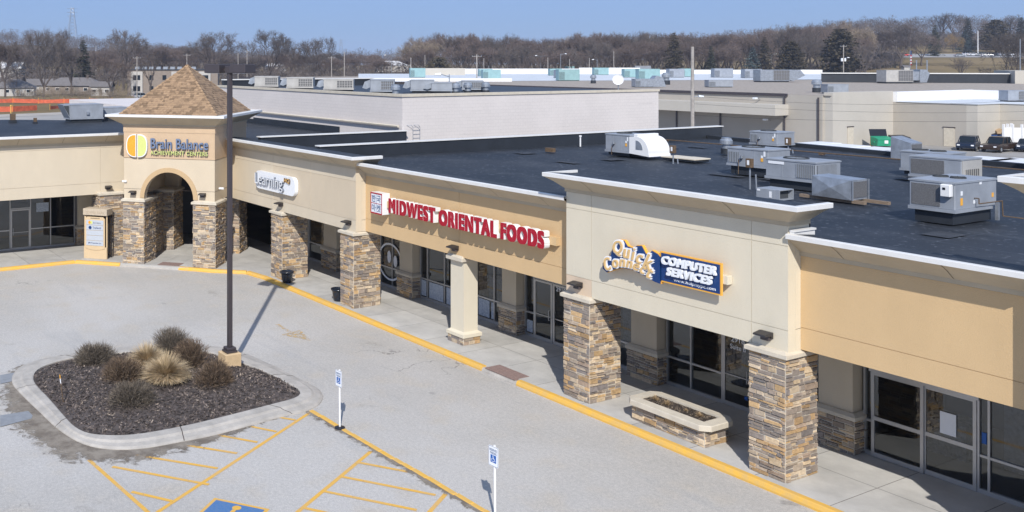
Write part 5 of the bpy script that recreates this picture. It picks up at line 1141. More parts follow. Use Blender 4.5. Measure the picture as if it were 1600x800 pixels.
# ================================================================ WAREHOUSES BEHIND
wh=thing('warehouse','long tan warehouse with a loading canopy and gravel roof behind the shops','warehouse',(-100,125,0))
mb=MB(); mb.box(-230,-71,118,215,-.1,6.3); mb.build('wall',M['bldg_tan2'] if False else M['bldg_tan'],wh)
mb=MB(); mb.box(-230.2,-75.5,117.8,118.0,6.05,6.42); mb.build('eave',M['bronze'],wh)
mb=MB(); mb.poly([(-229,118.1,6.31),(-70.0,118.1,6.31),(-70.0,150.6,6.31),(-229,150.6,6.31)]); mb.poly([(-229,150.6,6.31),(10,150.6,6.31),(10,214,6.31),(-229,214,6.31)]); mb.build('roof',M['gravelroof'],wh)
mb=MB(); 
c0=onY(1211,164,115.2);c1=onY(1211,181,115.2); x1=c1.x
mb.box(-150,x1,115.2,117.99,c1.z,c0.z); mb.build('loading_canopy',M['bldg_tan2'],wh)
mb=MB(); 
for k in range(7): mb.box(-85.2-k*7,-85-k*7,117.85,117.99,0,c1.z)
mb.build('downpipe',M['bronze'],wh)
for xx in (onY(1226,200,117.9).x,onY(1279,200,117.9).x):
    mb=MB(); mb.tube((xx,117.85,0),(xx,117.85,6.05),.1); mb.build('downpipe',M['bronze'],wh)
mb=MB(); mb.box(-71.0,-69.9,118.3,131.6,-.1,6.7); mb.build('wall',M['bldg_tan2'],wh)
mb=MB(); mb.box(-69.9,-61.4,131.6,150,-.1,5.29); mb.build('wall',M['bldg_tan'],wh); mb=MB(); mb.box(-71,10,150.61,214,-.1,6.3); mb.build('wall',M['bldg_tan'],wh); mb=MB(); mb.prism([(-69.39,131.5),(-60.1,131.5),(-60.1,136.9),(10,136.9),(10,150.2),(-69.39,150.2)],5.3,5.38); mb.build('lower_roof',M['whiteroof'],wh)
xw=onY(1548,200,137).x
mb=MB(); mb.box(-61.4,-50,137.0,150,-.1,5.28); mb.box(-61.4,-60.2,131.6,136.99,-.1,5.28); mb.build('wall',M['bldg_tan2'],wh)
mb=MB(); mb.box(-50,10,137.5,150,-.1,5.27); mb.build('wall',M['bldg_tan'],wh)
mb=MB(); mb.box(-69.39,10,150.25,150.6,5.3,6.6); mb.box(-70.0,-69.4,131.62,150.6,5.3,6.62); mb.build('white_parapet',M['white'],wh)
for (u,v,h,w_) in ((1311,222,2.1,1.1),(1464,222,2.1,1.1),(1576,215,2.1,1.1)):
    if u<1389: pass
for x,y,ax in ((-69.88,121.4,'y'),(-63.9,131.56,'x'),(-56.0,136.95,'x')):
    mb=MB(); 
    if ax=='y': mb.box(x,x+.06,y,y+1.2,0,2.3)
    else: mb.box(x,x+1.2,y-.04,y+.03,0,2.3)
    dr=mb.build('door',M['cap'],wh); mb=MB()
    if ax=='y': mb.box(x,x+.08,y-.1,y+1.3,2.3,2.42)
    else: mb.box(x-.1,x+1.3,y-.06,y+.03,2.3,2.42)
    mb.build('door_head',M['bronze'],dr)
# far white-roofed mall with teal units
fm=thing('white_roof_building','very large white roofed building beyond the gravel roof','building',(-190,280,0))
def pz(u,v,z): return gp(u,v,z)
mb=MB(); A=[at(560,HY,200),at(1285,HY,225),at(1285,HY,335),at(560,HY,335)]; mb.prism([(p.x,p.y) for p in A],0,6.25); mb.build('wall',M['bldg_tan'],fm)
mb=MB(); mb.poly([(p.x,p.y,6.35) for p in A]); mb.build('roof',M['whiteroof'],fm)
def seg(mb,u0,d0,u1,d1,z0,z1,th=.4,mi=None):
    a=at(u0,HY,d0);b=at(u1,HY,d1); d=(b-a).normalized(); n_=Vector((-d.y,d.x,0))*th; mb.prism([(a.x,a.y),(b.x,b.y),(b.x+n_.x,b.y+n_.y),(a.x+n_.x,a.y+n_.y)],z0,z1,mi)
mb=MB(); seg(mb,660,330,905,330,6.3,8.15); seg(mb,905,326,1000,326,6.3,8.5); seg(mb,1000,326,1285,326,6.3,7.8); mb.build('white_parapet',M['white'],fm)
mb=MB(); seg(mb,545,205,800,203,6.0,7.0); mb.build('white_parapet',M['white'],fm)
mb=MB(); seg(mb,660,300,727,300,6.3,8.5,3); mb.build('penthouse',M['bldg_tan2'],fm)
db=thing('dark_parapet','long low dark parapet wall with a pale coping across the gravel roof at right','parapet',(-100,200,6))
mb=MB(); seg(mb,1284,196,1586,186,6.3,8.1,.4); mb.build('wall',M['flash'],db); mb=MB(); seg(mb,1283,195.8,1587,185.8,8.1,8.3,.7); mb.build('coping',M['coping'],db)
eb=thing('brick_box_building','tan box shaped roof structure at the right edge beyond the white parapet','building',(-60,190,0)); mb=MB(); seg(mb,1586,184,1640,182,0,8.8,12); mb.build('wall',M['bldg_tan2'],eb)
def fu(u,v,w_,h,lab,m='teal',z=6.35,grp='rooftop units on the far white roof',rz=0,fr='louver',d=2.2):
    p=gp(u,v,z); return hv(lab,p.x,p.y,w_,d,h,AZ*-1+rz+R_(90)-R_(28)-R_(62)+R_(30) if False else R_(61.35),z=z,curb=.1,front=fr,fans=0,m=m,group=grp)
for u,v,w_,h,lab,m_ in ((652,121,4.0,2.4,'teal unit beside the tan penthouse on the white roof','teal'),(767,124,4.2,2.2,'nearer of two overlapping teal units behind the wooden pole','teal'),(758,119,3.8,2.0,'farther of two overlapping teal units behind the wooden pole','teal'),(757,112,4.5,2.4,'grey unit on the white roof behind the wooden pole','hvac'),(867,118,3.6,2.0,'teal unit left of the large teal one in the middle of the white roof','teal'),(887,126,4.6,2.4,'largest teal unit in the middle of the white roof','teal'),(876,122,3,2.0,'grey unit partly behind the largest teal one','hvac'),(888,114,4,2.4,'teal unit behind the largest teal one','teal'),(938,117,4.6,2.2,'teal unit standing alone against the white parapet','teal'),(988,121,5,2.2,'teal unit left of the satellite dish on the white roof','teal'),(1012,124,5,2.4,'teal unit above the satellite dish','teal'),(1003,114,6,2.6,'wide grey unit on the white parapet line','hvac'),(1055,121,4,2.2,'grey half of the grey and teal pair','hvac'),(1072,120,3.6,2.2,'teal half of the grey and teal pair','teal'),(1128,121,5,2.3,'grey ribbed unit against the white parapet right of the wooden pole','hvac'),(1174,122,4.4,2.2,'grey ribbed unit left of the open framed unit','hvac')): fu(u,v,w_,h,lab,m_)
GG='equipment on the gravel roof'
p=gp(1205,128,6.35); hv('weathered unit with a big intake hood at the left of the gravel roof',p.x,p.y,6.0,3,2.3,R_(61),z=6.33,curb=.25,front='grid',fans=0,m='galv',group=GG,extra=lambda t,w_,d,h,c:(lambda mb:(mb.yprism([(w_/2,c+.2),(w_/2+.8,c),(w_/2+3.2,c+h*.5),(w_/2+2.2,c+h),(w_/2,c+h)],-d/2,d/2),mb.build('intake_hood',M['galv'],t)))(MB()))
p=gp(1398,130,6.35); hv('unit with a white end hood on gravel in front of the dark parapet',p.x,p.y,5.2,3,2.3,R_(61),z=6.33,curb=.3,front='grid',fans=0,m='hvac_lt',group=GG,extra=lambda t,w_,d,h,c:(lambda mb:(mb.box(w_/2+.01,w_/2+1.3,-d/2+.2,d/2-.2,c+.3,c+h-.3),mb.yprism([(w_/2+1.3,c-.1),(w_/2+2.6,c-.1),(w_/2+3.2,c+h*.75),(w_/2+2.4,c+h+.1),(w_/2+1.3,c+h+.1)],-d/2,d/2),mb.build('end_hood',M['galv'],t)))(MB()))
p=gp(1123,136,6.35); hv('low grey unit on the gravel roof left of the white vent pipes',p.x,p.y,4,1.6,1.1,R_(61),z=6.33,curb=.1,front='louver',fans=0,group=GG)
p=gp(1004,136,6.35); hv('dark hooded unit just right of the satellite dish',p.x,p.y,3,1.8,1.3,R_(61),z=6.33,curb=.1,front='louver',fans=0,group=GG,m='galv',extra=lambda t,w_,d,h,c:(lambda mb:(mb.yprism([(w_/2,c),(w_/2+2,c),(w_/2+1.5,c+h*1.2),(w_/2+.5,c+h*1.4),(w_/2,c+h)],-d/2,d/2),mb.build('intake_hood',M['galv'],t)))(MB()))
p=gp(1304,141,6.8); hv('low grey unit at the corner of the tan wall',p.x,p.y,2.7,1.6,1.1,R_(61),z=6.4,curb=.1,front='louver',fans=0,group=GG)
p=gp(1586,158,5.45); hv('grey condenser on the lower white roof at right',p.x,p.y,3,1.6,1.3,R_(61),z=5.45,curb=.1,front='grid',fans=0,group=GG)
for u,v,s_,lab in ((927,130,1.2,'dark capped chimney vent left of the satellite dish'),(1041,132,1.6,'shiny mushroom vent on the gravel roof right of the dish'),(1276,144,1.3,'white capped vent at the corner of the gravel roof')):
    p=gp(u,v,6.35); vent(lab,p.x,p.y,6.33,s_*1.6)
# ================================================================ SERVICE YARD
def dumpster(lab,x,y,w_,d,h,m,rz,lid='open',waste=False):
    t=thing('dumpster',lab,'dumpster',(x,y,0),rz,None,world=False)
    mb=MB(); mb.xprism([(-d/2+.12,.12),(d/2-.05,.12),(d/2,h),(-d/2,h*.8)],-w_/2,w_/2); mb.build('bin',m,t)
    mb=MB(); mb.box(-w_/2-.06,w_/2+.06,-d/2-.04,-d/2+.06,h*.72,h*.80); mb.box(-w_/2-.10,-w_/2,-.15,.15,h*.4,h*.55); mb.box(w_/2,w_/2+.10,-.15,.15,h*.4,h*.55); mb.build('rim',m,t)
    mb=MB(); mb.box(-.22,.22,-d/2+.02-.02,-d/2+.03,h*.35,h*.65); mb.build('label',M['signwhite'],t)
    if lid=='open': mb=MB(); mb.xprism([(d/2,h),(d/2+.06,h),(d/2+.3,h+.85),(d/2+.24,h+.85)],-w_/2,w_/2); mb.build('lid',M['black'],t)
    else: mb=MB(); mb.xprism([(-d/2-.03,h*.8+.02),(d/2,h+.02),(d/2,h+.08),(-d/2-.03,h*.8+.08)],-w_/2,w_/2); mb.build('lid',M['black'],t)
    if waste:
        mb=MB(); r=random.Random(9)
        for k in range(9): x0=r.uniform(-w_/2+.2,w_/2-.7); y0=r.uniform(-d/2+.2,d/2-.6); mb.M=Matrix.Translation((x0,y0,h*.85))@Matrix.Rotation(r.uniform(-.5,.5),4,'X')@Matrix.Rotation(r.uniform(-.5,.5),4,'Y'); mb.box(0,r.uniform(.4,.8),0,.5,0,r.uniform(.2,.45))
        o=mb.build('boxes',mat('cardboard',(.42,.30,.18),.9),t); o['kind']='stuff'
p=gp(1379,229); dumpster('green dumpster with its black lid standing open',p.x,p.y,2.1,1.5,1.25,M['green'],R_(61)-R_(0))
p=gp(1405,226.5); dumpster('black dumpster with closed lid beside the green one',p.x,p.y,1.9,1.4,1.15,mat('dumpster_black',(.03,.03,.032),.6),R_(61),'closed')
p=gp(1546,229); dumpster('blue dumpster heaped with cardboard boxes behind the pickup',p.x,p.y,3.0,1.7,1.9,mat('dumpster_blue',(.01,.06,.22),.5),R_(55),'closed',True)
def car(name,lab,cat,x,y,z,rz,paint,kind='suv',grp=None,s=1.0):
    t=thing(name,lab,cat,(x,y,z),rz,grp,world=False); t.scale=(s,s,s)
    L=4.7 if kind!='pickup' else 5.7; W=.92; mb=MB()
    def sec(pts,w0,w1,mi=None):       # body: profile in XZ, tumblehome
        a=[mb.vert((px,-w0 if pz_<.9 else -w1,pz_)) for px,pz_ in pts]; b=[mb.vert((px,w0 if pz_<.9 else w1,pz_)) for px,pz_ in pts]; n=len(pts)
        mb.face(a,mi); mb.face(b[::-1],mi)
        for i in range(n): mb.face((a[i],b[i],b[(i+1)%n],a[(i+1)%n]),mi)
    h=L/2
    low=[(-h,.35),(h-.05,.35),(h,.6),(h-.08,.86),(h-1.0,.98),(-h+.1,1.0),(-h,.8)] if kind!='sedan' else [(-h,.35),(h-.05,.3),(h,.55),(h-.1,.75),(h-1.1,.90),(-h+.9,.92),(-h+.05,.85),(-h,.6)]
    sec(low,W,W-.04); body=mb.build('body',paint,t,smooth=False)
    cabp={'suv':[(h-1.15,.97),(h-1.8,1.60),(-h+.45,1.64),(-h+.08,1.0)],'sedan':[(h-1.3,.9),(h-2.0,1.38),(-h+1.3,1.40),(-h+.6,.9)],'pickup':[(h-1.5,.97),(h-2.1,1.68),(h-3.6,1.70),(h-3.9,1.0)]}[kind]
    mb=MB(); sec(cabp,W-.06,W-.2); mb.build('cab_glass',M['carglass'],t)
    mb=MB(); a,b=cabp[1],cabp[2]; mb.box(b[0]+.02,a[0]-.02,-W+.19,W-.19,a[1]-.0,a[1]+.05,bev=.02)
    for px0,pz0,px1,pz1 in ((cabp[0][0],cabp[0][1],a[0],a[1]),(cabp[3][0],cabp[3][1],b[0],b[1]),((cabp[0][0]+cabp[3][0])/2,.97,(a[0]+b[0])/2,a[1])):
        for sy in (-1,1): mb.tube((px0,sy*(W-.08),pz0),(px1,sy*(W-.2),pz1),.045,n=4)
    mb.build('cab_roof',paint,t)
    if kind=='pickup':
        mb=MB(); mb.box(-h+.05,h-3.95,-W+.1,W-.1,1.001,1.004); mb.build('bed',M['black'],t)
    for sx in (h-.95,-h+.95):
        for sy in (-1,1):
            mb=MB(); mb.tube((sx,sy*(W-.18),.36),(sx,sy*(W+.01),.36),.36,n=16); wl=mb.build('wheel',M['tyre'],t); mb=MB(); mb.tube((sx,sy*(W+.012),.36),(sx,sy*(W+.02),.36),.2,n=12); mb.build('rim',M['galv'],wl)
    for sy in (-1,1):
        mb=MB(); mb.box(-h-.012,-h+.05,sy*(W-.22)-.1,sy*(W-.22)+.1,.7,.92); mb.build('tail_light',M['tail'],t)
        mb=MB(); mb.box(h-.06,h+.01,sy*(W-.25)-.14,sy*(W-.25)+.14,.62,.76); mb.build('headlight',M['signwhite'],t)
    mb=MB(); mb.box(-h-.02,-h,-.25,.25,.55,.68); mb.build('number_plate',M['signwhite'],t)
    return t
p=gp(1513,234); car('parked_car','dark navy car parked left of the brown pickup','car',p.x,p.y,0,R_(-72),car_paint('navy_paint',(.01,.02,.045)),'suv')
p=gp(1562,236.5); car('pickup_truck','dark brown pickup truck parked behind the shops','pickup truck',p.x,p.y,0,R_(-88),car_paint('brown_paint',(.045,.028,.02)),'pickup')
p=gp(1606,236); car('parked_car','dark blue car cut by the right edge beside the pickup','car',p.x,p.y,0,R_(-72),bpy.data.materials['navy_paint'],'sedan')
enc=thing('white_enclosure','white vinyl fenced enclosure with square posts at the right edge','enclosure',tuple(gp(1590,226)))
a=gp(1568,233);b=gp(1640,234); 
for k in range(6):
    q=a.lerp(b,k/5); mb=MB(); mb.box(q.x-.12,q.x+.12,q.y-.12,q.y+.12,0,3.0,bev=.02); mb.build('post',M['white'],enc)
    if k<5:
        r=a.lerp(b,(k+1)/5); d=(r-q).normalized(); n_=Vector((-d.y,d.x,0))*.03; s0=q+d*.13; s1=r-d*.13; mb=MB(); mb.prism([(s0.x-n_.x,s0.y-n_.y),(s1.x-n_.x,s1.y-n_.y),(s1.x+n_.x,s1.y+n_.y),(s0.x+n_.x,s0.y+n_.y)],.1,2.6); mb.build('panel',M['white'],enc)
a2=a+Vector((-.4,2.8,0)); 
for k in range(1,3):
    q=a.lerp(a2,k/2); mb=MB(); mb.box(q.x-.12,q.x+.12,q.y-.12,q.y+.12,0,3.0); mb.build('post',M['white'],enc)
mb=MB(); d=(a2-a).normalized(); n_=Vector((-d.y,d.x,0))*.03; mb.prism([(a.x-n_.x,a.y-n_.y),(a2.x-n_.x,a2.y-n_.y),(a2.x+n_.x,a2.y+n_.y),(a.x+n_.x,a.y+n_.y)],.1,2.58); mb.build('panel',M['white'],enc)
# loading dock railings, bollards
rl=thing('dock_railing','brown steel railing with four posts by the loading dock door','railing',tuple(gp(1325,222)))
pr=[gp(1292,224),gp(1306,222),gp(1320,224),gp(1336,225)]
for q in pr: mb=MB(); mb.box(q.x-.08,q.x+.08,q.y-.08,q.y+.08,0,1.5); mb.build('post',M['rust'],rl)
mb=MB(); 
for zz in (.75,1.4): mb.path([(q.x,q.y,zz) for q in pr],.03)
mb.build('rails',M['rust'],rl)
for u,v,lab in ((1346,225,'yellow bollard at the right end of the dock railing'),(1361,228,'yellow bollard just left of the green dumpster')):
    q=gp(u,v); t=thing('bollard',lab,'bollard',q,0,'yellow bollards in the service yard'); mb=MB(); mb.tube((q.x,q.y,0),(q.x,q.y,1.15),.1,n=12); mb.build('tube',M['orange_edge'],t); mb=MB(); mb.lathe([(.1,0),(.06,.06),(0,.08)],(q.x,q.y,1.15),12,cap=False); mb.build('cap',M['orange_edge'],t)
# wall lights on the warehouse
for x,y,z,lab in ((onY(1184,153,117.5).x,117.7,onY(1184,153,117.5).z,'gooseneck lamp above the loading canopy on the tan warehouse'),(onY(1200,186,117.5).x,117.7,onY(1200,186,117.5).z,'small white lamp under the right end of the loading canopy')):
    t=thing('wall_lamp',lab,'wall lamp',(x,y,z)); mb=MB(); mb.path([(x,117.95,z-.2),(x,117.2,z+.1),(x+.2,116.6,z)],.05); mb.build('bracket',M['galv'],t); mb=MB(); mb.box(x,x+.5,116.3,116.8,z-.15,z+.08,bev=.05); mb.build('lamp_head',M['signwhite'],t)
# ================================================================ TREES
def make_bare(name,seed,H,wide=1.0,trunk=.18,tw='twig',bk='bark',kids_=(4,3,3,3,3,3),up=.10,tr=.028,fine=.027,side=2):
    r=random.Random(seed); A=MB(); B=MB(); 
    lens=[trunk,.22,.17,.125,.09,.065,.05]
    def rv(): return Vector((r.gauss(0,1),r.gauss(0,1),r.gauss(0,.8))).normalized()
    def grow(p,d,lev,rad):
        L=H*lens[lev]*r.uniform(.75,1.2)*(1 if lev==0 else (.85+.3*wide*abs(Vector((d.x,d.y,0)).length)))
        m1=p+d*L*.5+rv()*L*.05; q=p+d*L+rv()*L*.08; r1=rad*.62; mb=A if lev<=2 else B
        if lev>=5: 
            s_=(d.cross(rv())).normalized()*fine; mb.poly([p-s_,p+s_,q+s_*.3,q-s_*.3])
            s2=s_.cross(d).normalized()*fine; mb.poly([p-s2,p+s2,q+s2*.3,q-s2*.3])
        else:
            n=5 if lev<2 else 3; mb.tube(p,m1,rad,rad*.85,n,False); mb.tube(m1,q,rad*.85,max(r1,fine),n,False)
        if lev>=2:
            for k in range(side+ (1 if lev>3 else 0)):
                b=p.lerp(q,r.uniform(.2,.95)); dd=(d*.5+rv()*.9+Vector((0,0,.15))).normalized(); l=H*.06*r.uniform(.5,1.2); s_=dd.cross(rv()).normalized()*fine*.9
                B.poly([b-s_,b+s_,b+dd*l+s_*.2,b+dd*l-s_*.2])
        if lev<len(kids_):
            for k in range(kids_[lev]):
                ph=r.uniform(0,2*PI); ax=d.orthogonal().normalized(); ay=d.cross(ax); sp=r.uniform(.35,.8)*wide if lev<3 else r.uniform(.4,1.0)
                dd=(d+(ax*math.cos(ph)+ay*math.sin(ph))*sp+Vector((0,0,up))).normalized()
                st_=p.lerp(q,r.uniform(.65,1.0)) if (lev>0 and k<kids_[lev]-1) else q
                grow(st_,dd,lev+1,max(r1*r.uniform(.65,.95),fine))
    grow(Vector((0,0,-.3)),Vector((r.uniform(-.06,.06),r.uniform(-.06,.06),1)).normalized(),0,H*tr)
    t=thing(name,None,'tree',world=False); A.build('trunk',M[bk],t); B.build('crown',M[tw],t); return t
def make_conifer(name,seed,H,R,mat_,shape=.85,wh=30,dens=9,droop=.25,low=.06,rag=.2,leaf=.5):
    r=random.Random(seed); A=MB(); B=MB(); A.tube((0,0,-.3),(0,0,H*.96),H*.018,.03,6,False)
    for i in range(wh):
        t=low+(1-low)*i/wh; z=H*t; rad=R*((1-(t-low)/(1-low))**shape)*r.uniform(1-rag,1+rag*.6)+.15
        if shape<.5: rad=R*math.sqrt(max(.02,1-((t-.42)/.6)**2))*r.uniform(1-rag,1+rag*.5)
        for k in range(dens):
            a=r.uniform(0,2*PI); d=Vector((math.cos(a),math.sin(a),-droop*r.uniform(.3,1.4))); rr_=rad*r.uniform(.75,1.08); p=Vector((0,0,z))
            for q in range(9):
                c=p+d*rr_*(.15+.85*(q+r.random())/9); s_=leaf*1.35*r.uniform(.6,1.2)*(.6+.4*rad/R); u_=Vector((r.gauss(0,1),r.gauss(0,1),r.gauss(0,.45))).normalized(); w_=u_.cross(Vector((r.gauss(0,1),r.gauss(0,1),r.gauss(0,1)))).normalized()
                B.poly([c-u_*s_*.5,c+w_*s_*.36,c+u_*s_*.6,c-w_*s_*.36])
    t=thing(name,None,'tree',world=False); A.build('trunk',M['bark'],t); B.build('crown',M[mat_],t); return t
PR={'oak':make_bare('bare_tree',1,18,1.0),'tall':make_bare('bare_tree',2,18,.7,.24,'twig_red'),'wide':make_bare('bare_tree',3,18,1.35,.14,'twig',up=.05),
    'pale':make_bare('bare_tree',4,18,.85,.2,'twig_pale','barkpale'),'round':make_bare('bare_tree',5,18,1.1,.2,'twig_red',up=.02),'airy':make_bare('bare_tree',6,18,.9,.26,'twig',kids_=(4,3,3,3,3),side=1),
    'scrub':make_bare('scrub_tree',7,18,1.5,.05,'twig_pale',kids_=(6,3,3,3,3),tr=.008,up=0),'gold':make_bare('willow_tree',8,18,1.0,.12,'twig_gold',up=-.02),
    'spruce':make_conifer('spruce_tree',11,18,4.6,'needle_brown',.85,34,11),'dark':make_conifer('conifer_tree',12,18,3.6,'needle',.8,34,11),'pine':make_conifer('pine_tree',13,18,6.2,'needle_brown',.42,34,14,.05,.14,.35,.75),
    'blue':make_conifer('blue_spruce_tree',14,18,5.6,'needle_blue',.9,34,12),'cedar':make_conifer('cedar_tree',15,18,8.5,'needle_brown',.4,34,18,.0,.02,.12,.8)}
used=set(); UP=8
def width_of(t):
    c=[k for k in kids(t) if k.name.startswith('crown')][0]; P=[v.co for v in c.data.vertices]; xs=sorted(math.hypot(p.x,p.y) for p in P); zs=max(p.z for p in P); return xs[int(len(xs)*.95)]*2,zs
WD={k:width_of(v) for k,v in PR.items()}
trnd=random.Random(77)
def tree(kind,u,vtop,dep,lab,wpx=None,group=None,cat='tree'):
    p=at(u,HY,dep); base=terrain_h(p.x,p.y)-.2; top=CAMH+(HY-vtop+(UP*.5 if kind in ('oak','tall','wide','pale','round','airy') else 0))/FPX*dep; H=max(3,top-base); w0,h0=WD[kind]; sz=H/h0; sx=sz if wpx is None else (wpx/FPX*dep)/w0
    sx=max(min(sx,sz*1.5),sz*.6)
    if kind in used: t=copytree(PR[kind])
    else: used.add(kind); t=PR[kind]
    t.location=(p.x,p.y,base); t.rotation_euler=(0,0,trnd.uniform(0,6.28)); t.scale=(sx,sx,sz); tag(t,lab,cat,group); return t
named=[('wide',68,43,288,'large spreading bare tree at the far left, with a forked trunk between the grey roofs',115),
('tall',8,60,286,'bare tree at the extreme left edge above the grey hip roof',50),('dark',130,63,330,'dark conifer among bare trees left of the apartment block',34),
('oak',192,45,345,'tall bare tree above the orange fence, left of the tower roof',85),('round',172,88,285,'lower rounded bare tree in front of the apartment block',75),
('airy',236,84,278,'thin bare tree in front of the apartment block',44),('airy',112,72,292,'thin bare tree between the far left spreading tree and the conifer',60),('tall',245,72,420,'bare tree rising behind the apartment block',60),('round',282,78,430,'brownish bare tree directly behind the tower roof peak',60),
('oak',336,49,380,'big rounded bare tree standing against the sky right of the tower peak',100),('round',312,72,430,'smaller bare tree between the tower peak and the big rounded one',60),
('oak',420,46,385,'tallest bare tree of the pair above the pale block building, left one',85),('airy',393,64,400,'slender bare tree just left of the tallest one over the block building',50),
('wide',487,57,385,'broad topped bare tree above the block building with a pale trunk',92),('airy',455,70,400,'small bare tree between the two big ones over the block building',50),
('airy',646,66,430,'first bare tree at the left end of the long wooded belt',40),('cedar',686,89,341,'dark rounded evergreen bush behind the tan penthouse',42),
('spruce',1053,51,341,'large dark spruce standing tallest in front of the wooded belt',44),('dark',1111,72,341,'small dark spruce right of the large one and the wooden pole',20),
('spruce',1195,58,341,'spruce behind the double street lamp on the right',34),('blue',1176,73,341,'blue green conifer, low and wide, left of the spruce behind the street lamp',38),
('pine',1236,63,341,'broad brown green pine left of the transformer pole',40),('pine',1312,44,341,'largest dark pine, behind the pole with two white transformers',54),
('pale',1221,36,430,'tall pale barked tree rising above the wooded ridge',50),('airy',1352,64,330,'pair of thin pale trunks beside the largest pine',22),
('oak',1408,36,392,'rounded bare tree with a dark trunk on the grass slope left of the flagpole',90),('round',1375,48,405,'bare tree left of the one with a dark trunk on the slope',80),('round',1345,52,430,'bare tree between the largest pine and the grass slope',60),
('round',1440,56,400,'small crowned bare tree just left of the hilltop car park',60),('dark',1461,39,455,'narrow dark conifer at the left end of the hilltop car park',18),
('airy',1470,22,540,'very tall thin branched tree against the sky, left one on the hilltop',60),('airy',1492,21,545,'very tall thin branched tree against the sky, right one on the hilltop',60),
('dark',1512,28,500,'pointed tall conifer on the hilltop behind the blue spruce',20),('blue',1508,47,484,'blue spruce beside the parked cars on the hill',34),('gold',1489,50,478,'golden yellow willow by the hilltop car park',26),
('pine',1556,30,470,'dark leaning pine at the right of the hilltop',38),('round',1537,48,500,'bare tree behind the hilltop lamp post',40),('dark',1596,27,470,'dark conifer at the right edge of the hilltop',30),('airy',1576,26,520,'thin tree top between the leaning pine and the edge conifer',40),
('wide',1583,44,265,'big spreading bare tree with a stout dark trunk at the right edge',130),('airy',1505,90,300,'small wide bare tree alone on the grass below the hilltop cars',46),('round',1618,40,280,'bare tree cut off by the right edge of the picture',70)]
for k,u,v,d,l,w_ in named: tree(k,u,v,d,l,w_)
LB='bare brown tree in the wooded belt behind the far white roof'; GB='bare trees in the wooded belt behind the far roofs'
r=random.Random(21); prof=[(655,63),(700,56),(740,57),(770,58),(800,60),(830,63),(870,60),(900,58),(925,52),(960,56),(1000,50),(1030,54),(1075,55),(1110,56),(1150,54),(1180,50),(1215,44),(1260,45),(1300,40),(1340,38)]
def pv(u): return pv0(u)-6
def pv0(u): 
    for (a,va),(b,vb) in zip(prof,prof[1:]):
        if a<=u<=b: return va+(vb-va)*(u-a)/(b-a)
    return prof[0][1] if u<prof[0][0] else prof[-1][1]
u=652
while u<1345:
    tree(r.choice(['oak','tall','round','airy','tall','pale' if r.random()<.35 else 'round']),u,pv(u)+r.uniform(-1,7),r.uniform(375,430),LB,r.uniform(50,74),GB); u+=r.uniform(9,14)
u=660
while u<1345:
    while any(abs(u-x)<w_ for x,w_ in ((1053,26),(1111,12),(1186,30),(1236,22),(1312,30),(686,24))): u+=4
    tree(r.choice(['round','tall','oak']),u,pv(u)+r.uniform(12,26),r.uniform(348,372),LB,r.uniform(38,60),GB); u+=r.uniform(13,22)
L2='low bare tree in the wooded ground behind the houses and block building'; G2='low bare trees behind the left houses'
u=-10
while u<655:
    tree(r.choice(['round','tall','oak','round']),u,r.uniform(72,84) if u<330 else r.uniform(83,93),r.uniform(385,520),L2,r.uniform(45,75),G2); u+=r.uniform(9,15)
L3='grey brown scrub bush along the orange fence line'; G3='scrub along the orange fence'
u=32
while u<200:
    tree('scrub',u,r.uniform(131,141),r.uniform(262,272),L3,r.uniform(22,38),G3,'bush'); u+=r.uniform(9,14)
for k in PR:
    if k not in used: bpy.data.objects.remove(PR[k])
# far wooded ridges: too many to count
mb=MB(); r=random.Random(5)
def lite(x,y,z,H,W,n,wd):
    mb.tube((x,y,z-1),(x,y,z+H*.5),.25,.12,3,False)
    for k in range(n):
        a=r.uniform(0,2*PI); q=r.random()**.4; el=r.uniform(-.25,1)*PI/2; c=Vector((x+W*q*math.cos(a)*math.cos(el)*.5,y+W*q*math.sin(a)*math.cos(el)*.5,z+H*.55+H*.45*q*math.sin(el)))
        d=Vector((math.cos(a)*.6+r.gauss(0,.4),math.sin(a)*.6+r.gauss(0,.4),.7+r.gauss(0,.4))).normalized()*r.uniform(.8,2.0); s_=d.cross(Vector((r.gauss(0,1),r.gauss(0,1),r.gauss(0,1)))).normalized()*wd
        mb.poly([c-d*.5-s_,c-d*.5+s_,c+d*.5+s_*.3,c+d*.5-s_*.3])
for k in range(760):                                  # undergrowth at the feet of the trees
    u=r.uniform(-60,1345); d=r.uniform(352,450) if u>650 else r.uniform(335,520); p=at(u,HY,d); lite(p.x,p.y,terrain_h(p.x,p.y)-1.5,r.uniform(5,9),r.uniform(8,12),90,.10)
for k in range(130):
    u=r.uniform(1338,1400); d=r.uniform(395,445); p=at(u,HY,d); lite(p.x,p.y,terrain_h(p.x,p.y)-1.0,r.uniform(4,7),r.uniform(6,10),80,.07)
for k in range(420):
    u=r.uniform(1330,1720); d=r.uniform(500,640); p=at(u,HY,d); lite(p.x,p.y,terrain_h(p.x,p.y)-1.0,r.uniform(5,9),r.uniform(8,12),90,.10)
for (u0,u1,d0,d1,cnt) in ((-60,460,520,1050,620),(430,1000,560,1000,330),(900,1440,520,900,520),(1440,1700,600,900,110)):
    for k in range(cnt):
        u=r.uniform(u0,u1); d=r.uniform(d0,d1)
        if u>1380 and d<560: continue
        p=at(u,HY,d); lite(p.x,p.y,terrain_h(p.x,p.y),r.uniform(11,17),r.uniform(10,15),150,.09)
o=mb.build('far_woodland',M['twig']); tag(o,kind='stuff')
